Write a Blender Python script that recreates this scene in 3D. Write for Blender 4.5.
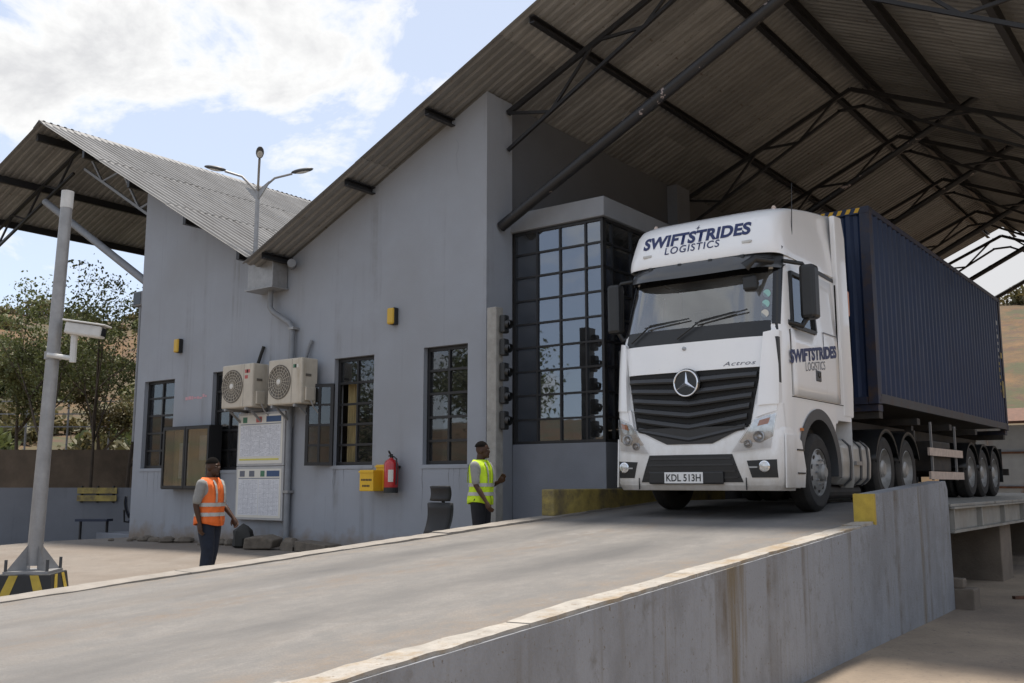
import bpy, math, random
from math import sin, cos, pi, radians, sqrt, atan2, atan
from mathutils import Matrix, Vector, noise
random.seed(7)
scene = bpy.context.scene
for o in list(bpy.data.objects): bpy.data.objects.remove(o)
COL = scene.collection

# ------------------------------------------------------------------ camera
YAW, PITCH = radians(37.2), atan(141.5 / 970.0)
cd = bpy.data.cameras.new('camera'); cam = bpy.data.objects.new('camera', cd); COL.objects.link(cam)
cam.location = (0, 0, 1.40); cam.rotation_euler = (pi / 2 + PITCH, 0, YAW)
cd.sensor_width = 36.0; cd.lens = 36.0 * 970 / 1024; cd.clip_end = 2000; cd.clip_start = 0.1
scene.camera = cam
# ------------------------------------------------------------------ light
SUN_EL, SUN_AZ = radians(79), radians(-35)      # azimuth: 0 = +Y, positive towards +X
sd = bpy.data.lights.new('sun', 'SUN'); sun = bpy.data.objects.new('sun', sd); COL.objects.link(sun)
sd.energy = 3.3; sd.angle = radians(7.0); sd.color = (1.0, 0.92, 0.82)
sv = Vector((sin(SUN_AZ) * cos(SUN_EL), cos(SUN_AZ) * cos(SUN_EL), sin(SUN_EL)))
sun.rotation_euler = sv.to_track_quat('Z', 'Y').to_euler(); sun.location = (0, 0, 40)
wd = bpy.data.worlds.new('World'); scene.world = wd; wd.use_nodes = True
nt = wd.node_tree; N = nt.nodes; L = nt.links; N.clear()
out = N.new('ShaderNodeOutputWorld'); bg = N.new('ShaderNodeBackground'); L.new(bg.outputs[0], out.inputs[0])
bg.inputs[1].default_value = 0.112
sky = N.new('ShaderNodeTexSky'); sky.sky_type = 'NISHITA'; sky.sun_disc = False
sky.sun_elevation = SUN_EL; sky.sun_rotation = SUN_AZ; sky.air_density = 1.0; sky.dust_density = 2.0; sky.ozone_density = 1.2; sky.altitude = 1500
tc = N.new('ShaderNodeTexCoord')
def wnoise(scale, detail, rough, loc, dist=0.0, zs=1.6):
    mp = N.new('ShaderNodeMapping'); mp.inputs['Location'].default_value = loc; mp.inputs['Scale'].default_value = (1, 1, zs)
    L.new(tc.outputs['Generated'], mp.inputs[0])
    n = N.new('ShaderNodeTexNoise'); n.inputs['Scale'].default_value = scale; n.inputs['Detail'].default_value = detail
    n.inputs['Roughness'].default_value = rough; n.inputs['Distortion'].default_value = dist
    L.new(mp.outputs[0], n.inputs['Vector']); return n
def wmath(op, a, b=None, c=None):
    m = N.new('ShaderNodeMath'); m.operation = op
    for i, v in enumerate((a, b, c)):
        if v is None: continue
        if isinstance(v, (int, float)): m.inputs[i].default_value = v
        else: L.new(v, m.inputs[i])
    return m.outputs[0]
CLOUDS = [((-0.77, 0.49, 0.43), 0.24, 0.46), ((-0.694, 0.577, 0.45), 0.12, 0.24), ((-0.885, 0.395, 0.33), 0.16, 0.34), ((-0.17, 0.966, 0.19), 0.5, 0.75)]
n1 = wnoise(5.0, 12, 0.62, (1.3, 0.4, 2.1), 0.35)
n2 = wnoise(1.3, 3, 0.5, (4.0, 1.0, 0.7))
acc = wmath('ADD', n1.outputs[0], wmath('MULTIPLY', wmath('SUBTRACT', n2.outputs[0], 0.5), 0.5))
for d, rad, amp in CLOUDS:      # the big cumulus bank that hangs over the left wing
    vm = N.new('ShaderNodeVectorMath'); vm.operation = 'DISTANCE'; L.new(tc.outputs['Generated'], vm.inputs[0]); vm.inputs[1].default_value = Vector(d).normalized()
    g = wmath('MAXIMUM', wmath('SUBTRACT', 1.0, wmath('DIVIDE', vm.outputs['Value'], rad)), 0.0)
    acc = wmath('ADD', acc, wmath('MULTIPLY', g, amp * 0.55))
cr = N.new('ShaderNodeValToRGB'); cr.color_ramp.elements[0].position = 0.545; cr.color_ramp.elements[1].position = 0.635
L.new(acc, cr.inputs[0])
cs = N.new('ShaderNodeValToRGB'); cs.color_ramp.elements[0].position = 0.60; cs.color_ramp.elements[1].position = 0.76   # thick cores are greyer than the lit rims
cs.color_ramp.elements[0].color = (5.0, 5.0, 4.95, 1); cs.color_ramp.elements[1].color = (3.6, 3.62, 3.7, 1)
L.new(acc, cs.inputs[0])
thin = N.new('ShaderNodeMix'); thin.data_type = 'RGBA'; thin.inputs[0].default_value = 0.58      # thin high veil
L.new(sky.outputs[0], thin.inputs[6]); thin.inputs[7].default_value = (4.2, 4.4, 4.75, 1)
mx = N.new('ShaderNodeMix'); mx.data_type = 'RGBA'; L.new(cr.outputs[0], mx.inputs[0]); L.new(thin.outputs[2], mx.inputs[6]); L.new(cs.outputs[0], mx.inputs[7])
L.new(mx.outputs[2], bg.inputs[0])
vs = scene.view_settings; vs.view_transform = 'Standard'; vs.look = 'None'; vs.gamma = 1.0; vs.exposure = 0.93; vs.use_curve_mapping = False
scene.render.engine = 'CYCLES'

# ------------------------------------------------------------------ materials
MATS = {}
def mat(name, col, rough=0.6, metal=0.0, var=0.0, vscale=3.0, col2=None, bump=0.0, bscale=20.0, stretch=(1, 1, 1), spec=0.5, rnd=0.0,
        streak=None, streak_scale=(2.5, 2.5, 0.12), streak_at=(0.55, 0.72), extra=None, detail=6, coat=0.0, ramp=(0.3, 0.7)):
    m = bpy.data.materials.new(name); m.use_nodes = True; t = m.node_tree; n = t.nodes; l = t.links
    b = n['Principled BSDF']; b.inputs['Roughness'].default_value = rough; b.inputs['Metallic'].default_value = metal
    b.inputs['Specular IOR Level'].default_value = spec; b.inputs['Coat Weight'].default_value = coat
    b.inputs['Base Color'].default_value = (*col, 1)
    tcn = n.new('ShaderNodeTexCoord'); cur = None
    def mapped(sc):
        mp = n.new('ShaderNodeMapping'); mp.inputs['Scale'].default_value = sc; l.new(tcn.outputs['Object'], mp.inputs[0]); return mp.outputs[0]
    def nz(sc, v, d=detail, r=0.6):
        q = n.new('ShaderNodeTexNoise'); q.inputs['Scale'].default_value = sc; q.inputs['Detail'].default_value = d; q.inputs['Roughness'].default_value = r
        l.new(v, q.inputs['Vector']); return q.outputs[0]
    def rampn(src, a, c):
        q = n.new('ShaderNodeMapRange'); q.inputs[1].default_value = a; q.inputs[2].default_value = c; l.new(src, q.inputs[0]); return q.outputs[0]
    def mixc(fac, a, c):
        q = n.new('ShaderNodeMix'); q.data_type = 'RGBA'
        if isinstance(fac, float): q.inputs[0].default_value = fac
        else: l.new(fac, q.inputs[0])
        for i, s in ((6, a), (7, c)):
            if isinstance(s, tuple): q.inputs[i].default_value = (*s[:3], 1)
            else: l.new(s, q.inputs[i])
        return q.outputs[2]
    cur = col
    if var or col2:
        c2 = col2 or tuple(max(0, c * (1 - var)) for c in col)
        cur = mixc(rampn(nz(vscale, mapped(stretch)), *ramp), col, c2)
    if streak:
        f = rampn(nz(1.0, mapped(streak_scale), 8, 0.65), *streak_at)
        brk = rampn(nz(1.7, mapped((1, 1, 1)), 4), 0.35, 0.6)
        mm = n.new('ShaderNodeMath'); mm.operation = 'MULTIPLY'; l.new(f, mm.inputs[0]); l.new(brk, mm.inputs[1])
        cur = mixc(mm.outputs[0], cur, streak)
    if rnd:
        oi = n.new('ShaderNodeObjectInfo'); hv = n.new('ShaderNodeHueSaturation'); mr = n.new('ShaderNodeMapRange')
        mr.inputs[3].default_value = 1 - rnd; mr.inputs[4].default_value = 1 + rnd; l.new(oi.outputs['Random'], mr.inputs[0]); l.new(mr.outputs[0], hv.inputs['Value'])
        if isinstance(cur, tuple): hv.inputs['Color'].default_value = (*cur, 1)
        else: l.new(cur, hv.inputs['Color'])
        cur = hv.outputs[0]
    if extra: cur = extra(n, l, mapped, nz, rampn, mixc, cur)
    if not isinstance(cur, tuple): l.new(cur, b.inputs['Base Color'])
    if bump:
        bp = n.new('ShaderNodeBump'); bp.inputs['Strength'].default_value = bump; bp.inputs['Distance'].default_value = 0.02
        l.new(nz(bscale, mapped(stretch), 5), bp.inputs['Height']); l.new(bp.outputs[0], b.inputs['Normal'])
    MATS[name] = m; return m
def glassmat(name, tint, ior=1.5, refl=1.0, rough=0.02, trans=(0.6, 0.65, 0.65), dust_sheen=0.0):
    m = bpy.data.materials.new(name); m.use_nodes = True; t = m.node_tree; n = t.nodes; l = t.links; n.clear()
    o = n.new('ShaderNodeOutputMaterial'); mixs = n.new('ShaderNodeMixShader'); fr = n.new('ShaderNodeFresnel'); fr.inputs[0].default_value = ior
    tr = n.new('ShaderNodeBsdfTransparent'); tr.inputs[0].default_value = (*trans, 1)
    gl = n.new('ShaderNodeBsdfGlossy'); gl.inputs[0].default_value = (*tint, 1); gl.inputs[1].default_value = rough
    mu = n.new('ShaderNodeMath'); mu.operation = 'MULTIPLY_ADD'; mu.inputs[1].default_value = refl; mu.inputs[2].default_value = 0.04; mu.use_clamp = True
    tcn = n.new('ShaderNodeTexCoord'); nz = n.new('ShaderNodeTexNoise'); nz.inputs['Scale'].default_value = 1.3; l.new(tcn.outputs['Object'], nz.inputs['Vector'])
    bp = n.new('ShaderNodeBump'); bp.inputs['Strength'].default_value = 0.05; bp.inputs['Distance'].default_value = 0.01; l.new(nz.outputs[0], bp.inputs['Height'])
    l.new(bp.outputs[0], gl.inputs['Normal'])
    l.new(fr.outputs[0], mu.inputs[0]); l.new(mu.outputs[0], mixs.inputs[0]); l.new(tr.outputs[0], mixs.inputs[1]); l.new(gl.outputs[0], mixs.inputs[2]); l.new(mixs.outputs[0], o.inputs[0])
    if dust_sheen:  # pale diffuse layer: dust, plus bright sky reflection painted into the windscreen
        df = n.new('ShaderNodeBsdfDiffuse'); df.inputs[0].default_value = (0.62, 0.60, 0.56, 1); m2 = n.new('ShaderNodeMixShader'); nd = n.new('ShaderNodeTexNoise'); nd.inputs['Scale'].default_value = 1.6; nd.inputs['Detail'].default_value = 7
        l.new(tcn.outputs['Object'], nd.inputs['Vector']); mr = n.new('ShaderNodeMapRange'); mr.inputs[1].default_value = 0.3; mr.inputs[2].default_value = 0.7; mr.inputs[3].default_value = dust_sheen * 0.4; mr.inputs[4].default_value = dust_sheen * 1.6
        l.new(nd.outputs[0], mr.inputs[0]); l.new(mr.outputs[0], m2.inputs[0]); l.new(mixs.outputs[0], m2.inputs[1]); l.new(df.outputs[0], m2.inputs[2]); l.new(m2.outputs[0], o.inputs[0])
    MATS[name] = m; return m

def wall_extra(base_dirt):
    def f(n, l, mapped, nz, rampn, mixc, cur):
        big = rampn(nz(0.55, mapped((1, 1, 1)), 5), 0.42, 0.72)
        cur = mixc(big, cur, tuple(c * 0.80 for c in base_dirt))
        # splash dirt along the foot of the wall
        tcn = n.new('ShaderNodeTexCoord'); sx = n.new('ShaderNodeSeparateXYZ'); l.new(tcn.outputs['Object'], sx.inputs[0])
        h = n.new('ShaderNodeMath'); h.operation = 'MULTIPLY_ADD'; l.new(nz(2.2, mapped((1, 1, 1)), 6), h.inputs[0]); h.inputs[1].default_value = 1.1; l.new(sx.outputs[2], h.inputs[2])
        return mixc(rampn(h.outputs[0], 1.05, 0.62), cur, (0.21, 0.17, 0.135))
    return f
mat('wall_paint', (0.300, 0.320, 0.355), 0.75, var=0.08, vscale=1.2, bump=0.25, bscale=60, streak=(0.175, 0.175, 0.172), streak_scale=(3.6, 3.6, 0.11), streak_at=(0.53, 0.78), extra=wall_extra((0.33, 0.345, 0.37)))
mat('drip_dirt', (0.235, 0.245, 0.262), 0.85, var=0.3, vscale=8)
mat('wall_dark', (0.125, 0.13, 0.14), 0.85, var=0.12, vscale=1.0, bump=0.3, bscale=50)  # darkened wall colour; on the office side wall it holds painted roof shade
mat('plinth_paint', (0.205, 0.218, 0.245), 0.75, var=0.15, vscale=1.5, bump=0.25, bscale=50)
mat('cornice_paint', (0.23, 0.24, 0.255), 0.75, var=0.12, vscale=2, bump=0.2, bscale=50, streak=(0.20, 0.20, 0.20))
def rampwall_extra(n, l, mapped, nz, rampn, mixc, cur):
    cur = mixc(rampn(nz(1.0, mapped((5.0, 5.0, 0.09)), 6, 0.6), 0.56, 0.80), cur, (0.19, 0.183, 0.165))
    cur = mixc(rampn(nz(1.0, mapped((0.9, 0.9, 0.06)), 6, 0.7), 0.57, 0.64), cur, (0.150, 0.122, 0.082))
    cur = mixc(rampn(nz(1.3, mapped((1, 1, 0.6)), 9, 0.7), 0.46, 0.62), cur, (0.190, 0.197, 0.210))
    cur = mixc(rampn(nz(5.0, mapped((1, 1, 0.7)), 8, 0.7), 0.56, 0.70), cur, (0.165, 0.165, 0.165))
    return mixc(rampn(nz(26, mapped((1, 1, 1)), 4), 0.64, 0.70), cur, (0.15, 0.13, 0.11))
mat('ramp_paint', (0.262, 0.276, 0.300), 0.7, var=0.14, vscale=1.0, bump=0.4, bscale=40, streak=(0.095, 0.072, 0.044), streak_scale=(2.1, 2.1, 0.05), streak_at=(0.555, 0.66), extra=rampwall_extra)
def road_extra(n, l, mapped, nz, rampn, mixc, cur):
    tcn = n.new('ShaderNodeTexCoord'); sx = n.new('ShaderNodeSeparateXYZ'); l.new(tcn.outputs['Object'], sx.inputs[0])
    def band(x0, w, amp, sc):          # dirt swept into a line along the lane
        wob = n.new('ShaderNodeMath'); wob.operation = 'MULTIPLY_ADD'; l.new(nz(1.0, mapped(sc), 8, 0.7), wob.inputs[0]); wob.inputs[1].default_value = amp; l.new(sx.outputs[0], wob.inputs[2])
        d = n.new('ShaderNodeMath'); d.operation = 'SUBTRACT'; l.new(wob.outputs[0], d.inputs[0]); d.inputs[1].default_value = x0 + amp * 0.5
        ab = n.new('ShaderNodeMath'); ab.operation = 'ABSOLUTE'; l.new(d.outputs[0], ab.inputs[0]); return rampn(ab.outputs[0], w, w * 0.25)
    def mul(a, b): q = n.new('ShaderNodeMath'); q.operation = 'MULTIPLY'; l.new(a, q.inputs[0]); l.new(b, q.inputs[1]); return q.outputs[0]
    brk = rampn(nz(3.0, mapped((1.5, 0.7, 1)), 9, 0.75), 0.40, 0.58)
    cur = mixc(mul(band(-6.35, 0.42, 0.8, (2.0, 0.5, 1)), brk), cur, (0.185, 0.140, 0.102))
    cur = mixc(mul(band(-4.05, 0.55, 0.7, (3.0, 1.2, 1)), rampn(nz(2.0, mapped((1.2, 1, 1)), 9, 0.75), 0.36, 0.56)), cur, (0.205, 0.158, 0.115))
    cur = mixc(mul(band(-8.1, 0.45, 0.6, (3.0, 1.2, 1)), brk), cur, (0.225, 0.178, 0.13))
    cur = mixc(rampn(nz(55, mapped((1, 1, 1)), 4, 0.8), 0.45, 0.75), cur, (0.135, 0.130, 0.123))
    cur = mixc(rampn(nz(4.5, mapped((1, 0.55, 1)), 9, 0.75), 0.42, 0.62), cur, (0.148, 0.143, 0.136))
    cur = mixc(rampn(nz(1.6, mapped((1, 0.5, 1)), 8, 0.7), 0.60, 0.70), cur, (0.255, 0.245, 0.23))
    dirt = rampn(nz(1.0, mapped((1.5, 0.16, 1)), 7, 0.62), 0.52, 0.72)
    cur = mixc(dirt, cur, (0.175, 0.152, 0.128))
    dark = rampn(nz(1.0, mapped((1.1, 0.10, 1)), 4), 0.55, 0.8)
    cur = mixc(dark, cur, (0.130, 0.127, 0.125))
    w = rampn(nz(9.0, mapped((1, 0.6, 1)), 8, 0.7), 0.60, 0.78)
    cur = mixc(w, cur, (0.25, 0.235, 0.215))
    trk_n = rampn(nz(1.2, mapped((1.0, 0.25, 1)), 6, 0.6), 0.35, 0.65)
    cur = mixc(mul(band(-7.15, 0.50, 0.5, (1.0, 0.3, 1)), trk_n), cur, (0.085, 0.083, 0.082))
    cur = mixc(mul(band(-5.25, 0.50, 0.5, (1.0, 0.3, 1)), trk_n), cur, (0.085, 0.083, 0.082))
    return mixc(rampn(nz(120, mapped((1, 1, 1)), 3, 0.8), 0.40, 0.72), cur, (0.13, 0.125, 0.118))
mat('road', (0.240, 0.225, 0.207), 0.85, var=0.25, vscale=1.6, bump=0.5, bscale=45, extra=road_extra, detail=10)
def coping_extra(n, l, mapped, nz, rampn, mixc, cur):
    cur = mixc(rampn(nz(2.2, mapped((1, 1, 1)), 8, 0.7), 0.50, 0.64), cur, (0.27, 0.205, 0.13))
    return mixc(rampn(nz(18, mapped((1, 1, 1)), 6, 0.7), 0.58, 0.66), cur, (0.19, 0.15, 0.11))
mat('coping', (0.385, 0.358, 0.318), 0.85, var=0.3, vscale=7, bump=0.8, bscale=25, extra=coping_extra)
mat('kerb_concrete', (0.28, 0.255, 0.225), 0.85, var=0.3, vscale=5, bump=0.5, bscale=25)
def yard_extra(n, l, mapped, nz, rampn, mixc, cur):
    cur = mixc(rampn(nz(0.35, mapped((1, 1, 1)), 6), 0.42, 0.66), cur, (0.155, 0.125, 0.098))
    return mixc(rampn(nz(14, mapped((1, 1, 1)), 6), 0.60, 0.72), cur, (0.12, 0.10, 0.085))
mat('yard', (0.215, 0.188, 0.160), 0.9, var=0.2, vscale=2.0, bump=0.5, bscale=30, extra=yard_extra)
mat('ground', (0.33, 0.265, 0.195), 0.95, var=0.3, vscale=1.1, bump=0.6, bscale=18, extra=yard_extra)
def hill_extra(n, l, mapped, nz, rampn, mixc, cur):
    cur = mixc(rampn(nz(0.06, mapped((1, 1, 1)), 10, 0.75), 0.45, 0.62), cur, (0.075, 0.058, 0.03))
    cur = mixc(rampn(nz(0.22, mapped((1, 1, 1)), 8, 0.65), 0.50, 0.60), cur, (0.060, 0.058, 0.026))
    cur = mixc(rampn(nz(0.9, mapped((1, 1, 1)), 8, 0.7), 0.52, 0.62), cur, (0.08, 0.048, 0.03))
    return mixc(rampn(nz(2.5, mapped((1, 1, 1)), 8, 0.7), 0.55, 0.66), cur, (0.05, 0.045, 0.025))
mat('hill', (0.150, 0.086, 0.036), 0.95, var=0.45, vscale=0.5, bump=1.0, bscale=3, extra=hill_extra)
mat('bank', (0.125, 0.095, 0.068), 0.95, var=0.45, vscale=1.4, bump=1.0, bscale=6)
mat('perimeter_paint', (0.16, 0.17, 0.19), 0.8, var=0.2, vscale=0.9, bump=0.2, bscale=30, streak=(0.08, 0.08, 0.08))
def sheet_extra(n, l, mapped, nz, rampn, mixc, cur):
    g = rampn(nz(1.0, mapped((0.5, 6, 1)), 7), 0.45, 0.72)
    cur = mixc(g, cur, (0.175, 0.170, 0.160))
    return mixc(rampn(nz(7.0, mapped((1, 1, 1)), 6), 0.62, 0.72), cur, (0.10, 0.078, 0.058))
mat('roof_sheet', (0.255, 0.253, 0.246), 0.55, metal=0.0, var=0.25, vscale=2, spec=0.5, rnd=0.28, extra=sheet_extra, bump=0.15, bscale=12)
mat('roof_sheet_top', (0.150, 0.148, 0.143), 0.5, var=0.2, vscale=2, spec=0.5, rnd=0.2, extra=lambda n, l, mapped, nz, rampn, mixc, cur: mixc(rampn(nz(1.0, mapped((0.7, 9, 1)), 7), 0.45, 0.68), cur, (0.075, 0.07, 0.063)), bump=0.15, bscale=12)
mat('steel_dark', (0.020, 0.020, 0.022), 0.5, var=0.3, vscale=6)
def tube_extra(n, l, mapped, nz, rampn, mixc, cur):
    return mixc(rampn(nz(5.0, mapped((1, 1, 1)), 4), 0.64, 0.68), cur, (0.30, 0.25, 0.24))
mat('steel_tube', (0.016, 0.016, 0.018), 0.5, var=0.3, vscale=6, extra=tube_extra)
mat('galv', (0.33, 0.33, 0.33), 0.45, metal=0.35, var=0.25, vscale=8, streak=(0.22, 0.21, 0.20), streak_scale=(9, 9, 0.6))
mat('grey_pipe', (0.22, 0.23, 0.245), 0.6, var=0.2, vscale=5)
mat('window_frame', (0.012, 0.012, 0.013), 0.5)
glassmat('window_glass', (0.88, 0.93, 1.0), 1.52, 0.9, 0.015, (0.36, 0.37, 0.37), 0.02)
glassmat('clear_glass', (0.9, 0.95, 1.0), 1.45, 0.6, 0.02, (0.80, 0.80, 0.78))
glassmat('bay_glass', (0.80, 0.88, 1.0), 1.9, 1.7, 0.015, (0.30, 0.33, 0.36), 0.03)
glassmat('windscreen_glass', (0.92, 0.96, 1.0), 1.7, 2.1, 0.03, (0.66, 0.71, 0.70), 0.10)
mat('interior', (0.16, 0.13, 0.10), 0.9, var=0.3, vscale=1.0)
mat('curtain', (0.50, 0.40, 0.20), 0.9, var=0.45, vscale=3, stretch=(6, 6, 0.6))
mat('interior_floor', (0.10, 0.09, 0.08), 0.6)
mat('wood', (0.20, 0.115, 0.055), 0.6, var=0.4, vscale=3, stretch=(1, 1, 6))
def grime_extra(n, l, mapped, nz, rampn, mixc, cur):
    tcn = n.new('ShaderNodeTexCoord'); sx = n.new('ShaderNodeSeparateXYZ'); l.new(tcn.outputs['Object'], sx.inputs[0])
    h = n.new('ShaderNodeMath'); h.operation = 'MULTIPLY_ADD'; l.new(nz(3.0, mapped((1, 1, 0.5)), 8, 0.7), h.inputs[0]); h.inputs[1].default_value = 1.3; l.new(sx.outputs[2], h.inputs[2])
    cur = mixc(rampn(h.outputs[0], 1.75, 0.85), cur, (0.50, 0.46, 0.40))
    return mixc(rampn(nz(60, mapped((1, 1, 0.6)), 4, 0.7), 0.68, 0.74), cur, (0.42, 0.39, 0.35))
mat('truck_white', (0.87, 0.87, 0.865), 0.28, var=0.05, vscale=1.5, coat=0.5, spec=0.5, extra=grime_extra, streak=(0.50, 0.47, 0.42), streak_scale=(4, 4, 0.5), streak_at=(0.62, 0.95))
mat('black_plastic', (0.016, 0.017, 0.018), 0.42, var=0.3, vscale=9)
mat('gloss_black', (0.008, 0.008, 0.009), 0.18)
mat('grille_black', (0.024, 0.025, 0.027), 0.33)
mat('recess_black', (0.004, 0.004, 0.004), 0.7)
mat('dark_grey', (0.065, 0.068, 0.072), 0.45, var=0.15, vscale=4)
mat('visor', (0.055, 0.058, 0.062), 0.25, coat=0.4)
mat('chrome', (0.75, 0.75, 0.76), 0.16, metal=1.0)
mat('silver', (0.42, 0.43, 0.44), 0.35, metal=0.7, var=0.25, vscale=5)
mat('rubber', (0.014, 0.0135, 0.013), 0.82, var=0.4, vscale=7, col2=(0.035, 0.031, 0.027))
mat('rim_grey', (0.36, 0.355, 0.34), 0.45, metal=0.3, var=0.35, vscale=9)
mat('chassis', (0.018, 0.017, 0.016), 0.7, var=0.4, vscale=6, col2=(0.045, 0.036, 0.028))
mat('tank', (0.50, 0.48, 0.44), 0.40, metal=0.4, var=0.3, vscale=4)
mat('lamp_orange', (0.50, 0.17, 0.05), 0.25, spec=0.6)
mat('lamp_lens', (0.78, 0.78, 0.77), 0.14, metal=0.55, var=0.4, vscale=16)
glassmat('lamp_cover', (1, 1, 1), 1.45, 1.0, 0.02, (0.92, 0.92, 0.93))
mat('text_navy', (0.010, 0.022, 0.10), 0.45)
mat('text_grey', (0.11, 0.12, 0.15), 0.45)
mat('print_grey', (0.22, 0.23, 0.27), 0.5)
mat('plate_white', (0.74, 0.74, 0.72), 0.4)
mat('sticker_cyan', (0.30, 0.55, 0.52), 0.5)
mat('container_blue', (0.0105, 0.026, 0.076), 0.5, var=0.25, vscale=2.0, spec=0.4, streak=(0.030, 0.043, 0.085), streak_scale=(3, 3, 0.25), streak_at=(0.48, 0.78), bump=0.15, bscale=6, extra=lambda n, l, mapped, nz, rampn, mixc, cur: mixc(rampn(nz(7.0, mapped((1, 1, 0.6)), 9, 0.75), 0.66, 0.74), cur, (0.050, 0.034, 0.028)))
def rust_extra(n, l, mapped, nz, rampn, mixc, cur):
    return mixc(rampn(nz(5, mapped((1, 1, 1)), 8, 0.7), 0.50, 0.66), cur, (0.055, 0.032, 0.022))
mat('container_frame', (0.020, 0.026, 0.055), 0.55, var=0.3, vscale=4, extra=rust_extra)
mat('rail_grey', (0.050, 0.053, 0.062), 0.55, var=0.3, vscale=4, extra=rust_extra)
mat('yellow_paint', (0.52, 0.37, 0.045), 0.6, var=0.35, vscale=5, bump=0.2, bscale=30, streak=(0.20, 0.16, 0.07), streak_scale=(2, 2, 2), streak_at=(0.52, 0.75))
mat('dull_yellow', (0.40, 0.31, 0.085), 0.7, var=0.45, vscale=4, bump=0.4, bscale=30, streak=(0.11, 0.088, 0.058), streak_scale=(2, 2, 2), streak_at=(0.42, 0.62))
mat('bright_yellow', (0.72, 0.43, 0.02), 0.5, var=0.12, vscale=4)
mat('lamp_amber', (0.55, 0.34, 0.03), 0.4)
mat('black_paint', (0.02, 0.02, 0.02), 0.6, var=0.3, vscale=5)
mat('reflector_board', (0.62, 0.50, 0.42), 0.5, var=0.3, vscale=8)
mat('girder', (0.30, 0.295, 0.27), 0.6, var=0.3, vscale=2.0, streak=(0.14, 0.115, 0.085), streak_scale=(4, 4, 0.5), streak_at=(0.45, 0.75))
mat('pier_concrete', (0.20, 0.165, 0.13), 0.9, var=0.4, vscale=1.4, bump=0.5, bscale=20)
mat('ac_cream', (0.52, 0.47, 0.385), 0.5, var=0.15, vscale=5, streak=(0.32, 0.26, 0.18), streak_scale=(5, 5, 0.6))
mat('ac_mesh', (0.12, 0.105, 0.085), 0.6)
mat('ac_hub', (0.62, 0.60, 0.55), 0.5)
mat('board_frame', (0.40, 0.40, 0.40), 0.5, var=0.15, vscale=6)
def print_extra(n, l, mapped, nz, rampn, mixc, cur):      # printed lines of small type
    br = n.new('ShaderNodeTexBrick'); br.inputs['Scale'].default_value = 1.0; br.inputs['Mortar Size'].default_value = 0.009; br.inputs['Brick Width'].default_value = 0.27; br.inputs['Row Height'].default_value = 0.026
    br.inputs['Color1'].default_value = (0, 0, 0, 1); br.inputs['Color2'].default_value = (0, 0, 0, 1); br.inputs['Mortar'].default_value = (1, 1, 1, 1); br.offset = 0.31
    tcn = n.new('ShaderNodeTexCoord'); sx = n.new('ShaderNodeSeparateXYZ'); cb = n.new('ShaderNodeCombineXYZ')
    l.new(tcn.outputs['Object'], sx.inputs[0]); l.new(sx.outputs[0], cb.inputs[0]); l.new(sx.outputs[2], cb.inputs[1]); l.new(cb.outputs[0], br.inputs['Vector'])
    t = rampn(nz(30, mapped((1, 1, 0.25)), 3), 0.42, 0.55); m2 = n.new('ShaderNodeMath'); m2.operation = 'MULTIPLY'
    inv = n.new('ShaderNodeMath'); inv.operation = 'SUBTRACT'; inv.inputs[0].default_value = 1.0; l.new(br.outputs[0], inv.inputs[1]); l.new(inv.outputs[0], m2.inputs[0]); l.new(t, m2.inputs[1])
    m3 = n.new('ShaderNodeMath'); m3.operation = 'MULTIPLY'; m3.inputs[1].default_value = 0.34; l.new(m2.outputs[0], m3.inputs[0])
    return mixc(m3.outputs[0], cur, (0.17, 0.18, 0.22))
mat('printed_paper', (0.62, 0.63, 0.66), 0.6, extra=print_extra)
mat('paper_head', (0.60, 0.58, 0.52), 0.6)
mat('print_blue', (0.03, 0.07, 0.16), 0.5)
mat('print_yellow', (0.55, 0.50, 0.10), 0.5)
mat('print_red', (0.42, 0.09, 0.08), 0.5)
mat('print_green', (0.05, 0.16, 0.09), 0.5)
mat('pink_chalk', (0.52, 0.30, 0.33), 0.9)
mat('red_paint', (0.42, 0.012, 0.014), 0.3, coat=0.4)
mat('mesh_black', (0.013, 0.013, 0.014), 0.65)
mat('cctv_white', (0.60, 0.60, 0.58), 0.45, var=0.2, vscale=9)
mat('post_concrete', (0.33, 0.32, 0.295), 0.85, var=0.3, vscale=7, bump=0.4, bscale=30)
mat('skin', (0.058, 0.029, 0.017), 0.55, spec=0.3)
mat('hair', (0.006, 0.005, 0.0045), 1.0, spec=0.1)
mat('eye_white', (0.16, 0.13, 0.11), 0.4)
mat('vest_orange', (0.80, 0.16, 0.025), 0.75, var=0.12, vscale=9, bump=0.5, bscale=14)
mat('vest_lime', (0.56, 0.78, 0.02), 0.75, var=0.12, vscale=9, bump=0.5, bscale=14)
mat('reflective', (0.46, 0.46, 0.43), 0.4, var=0.15, vscale=20)
mat('shirt_grey', (0.26, 0.26, 0.25), 0.9, var=0.15, vscale=12, bump=0.5, bscale=18)
mat('jeans', (0.012, 0.018, 0.034), 0.9, var=0.3, vscale=10, bump=0.5, bscale=18)
mat('trousers_dark', (0.010, 0.011, 0.016), 0.9, var=0.3, vscale=10, bump=0.5, bscale=18)
mat('shoe', (0.012, 0.010, 0.009), 0.5)
mat('bark', (0.085, 0.065, 0.048), 0.9, var=0.4, vscale=6, bump=0.6, bscale=20)
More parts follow.
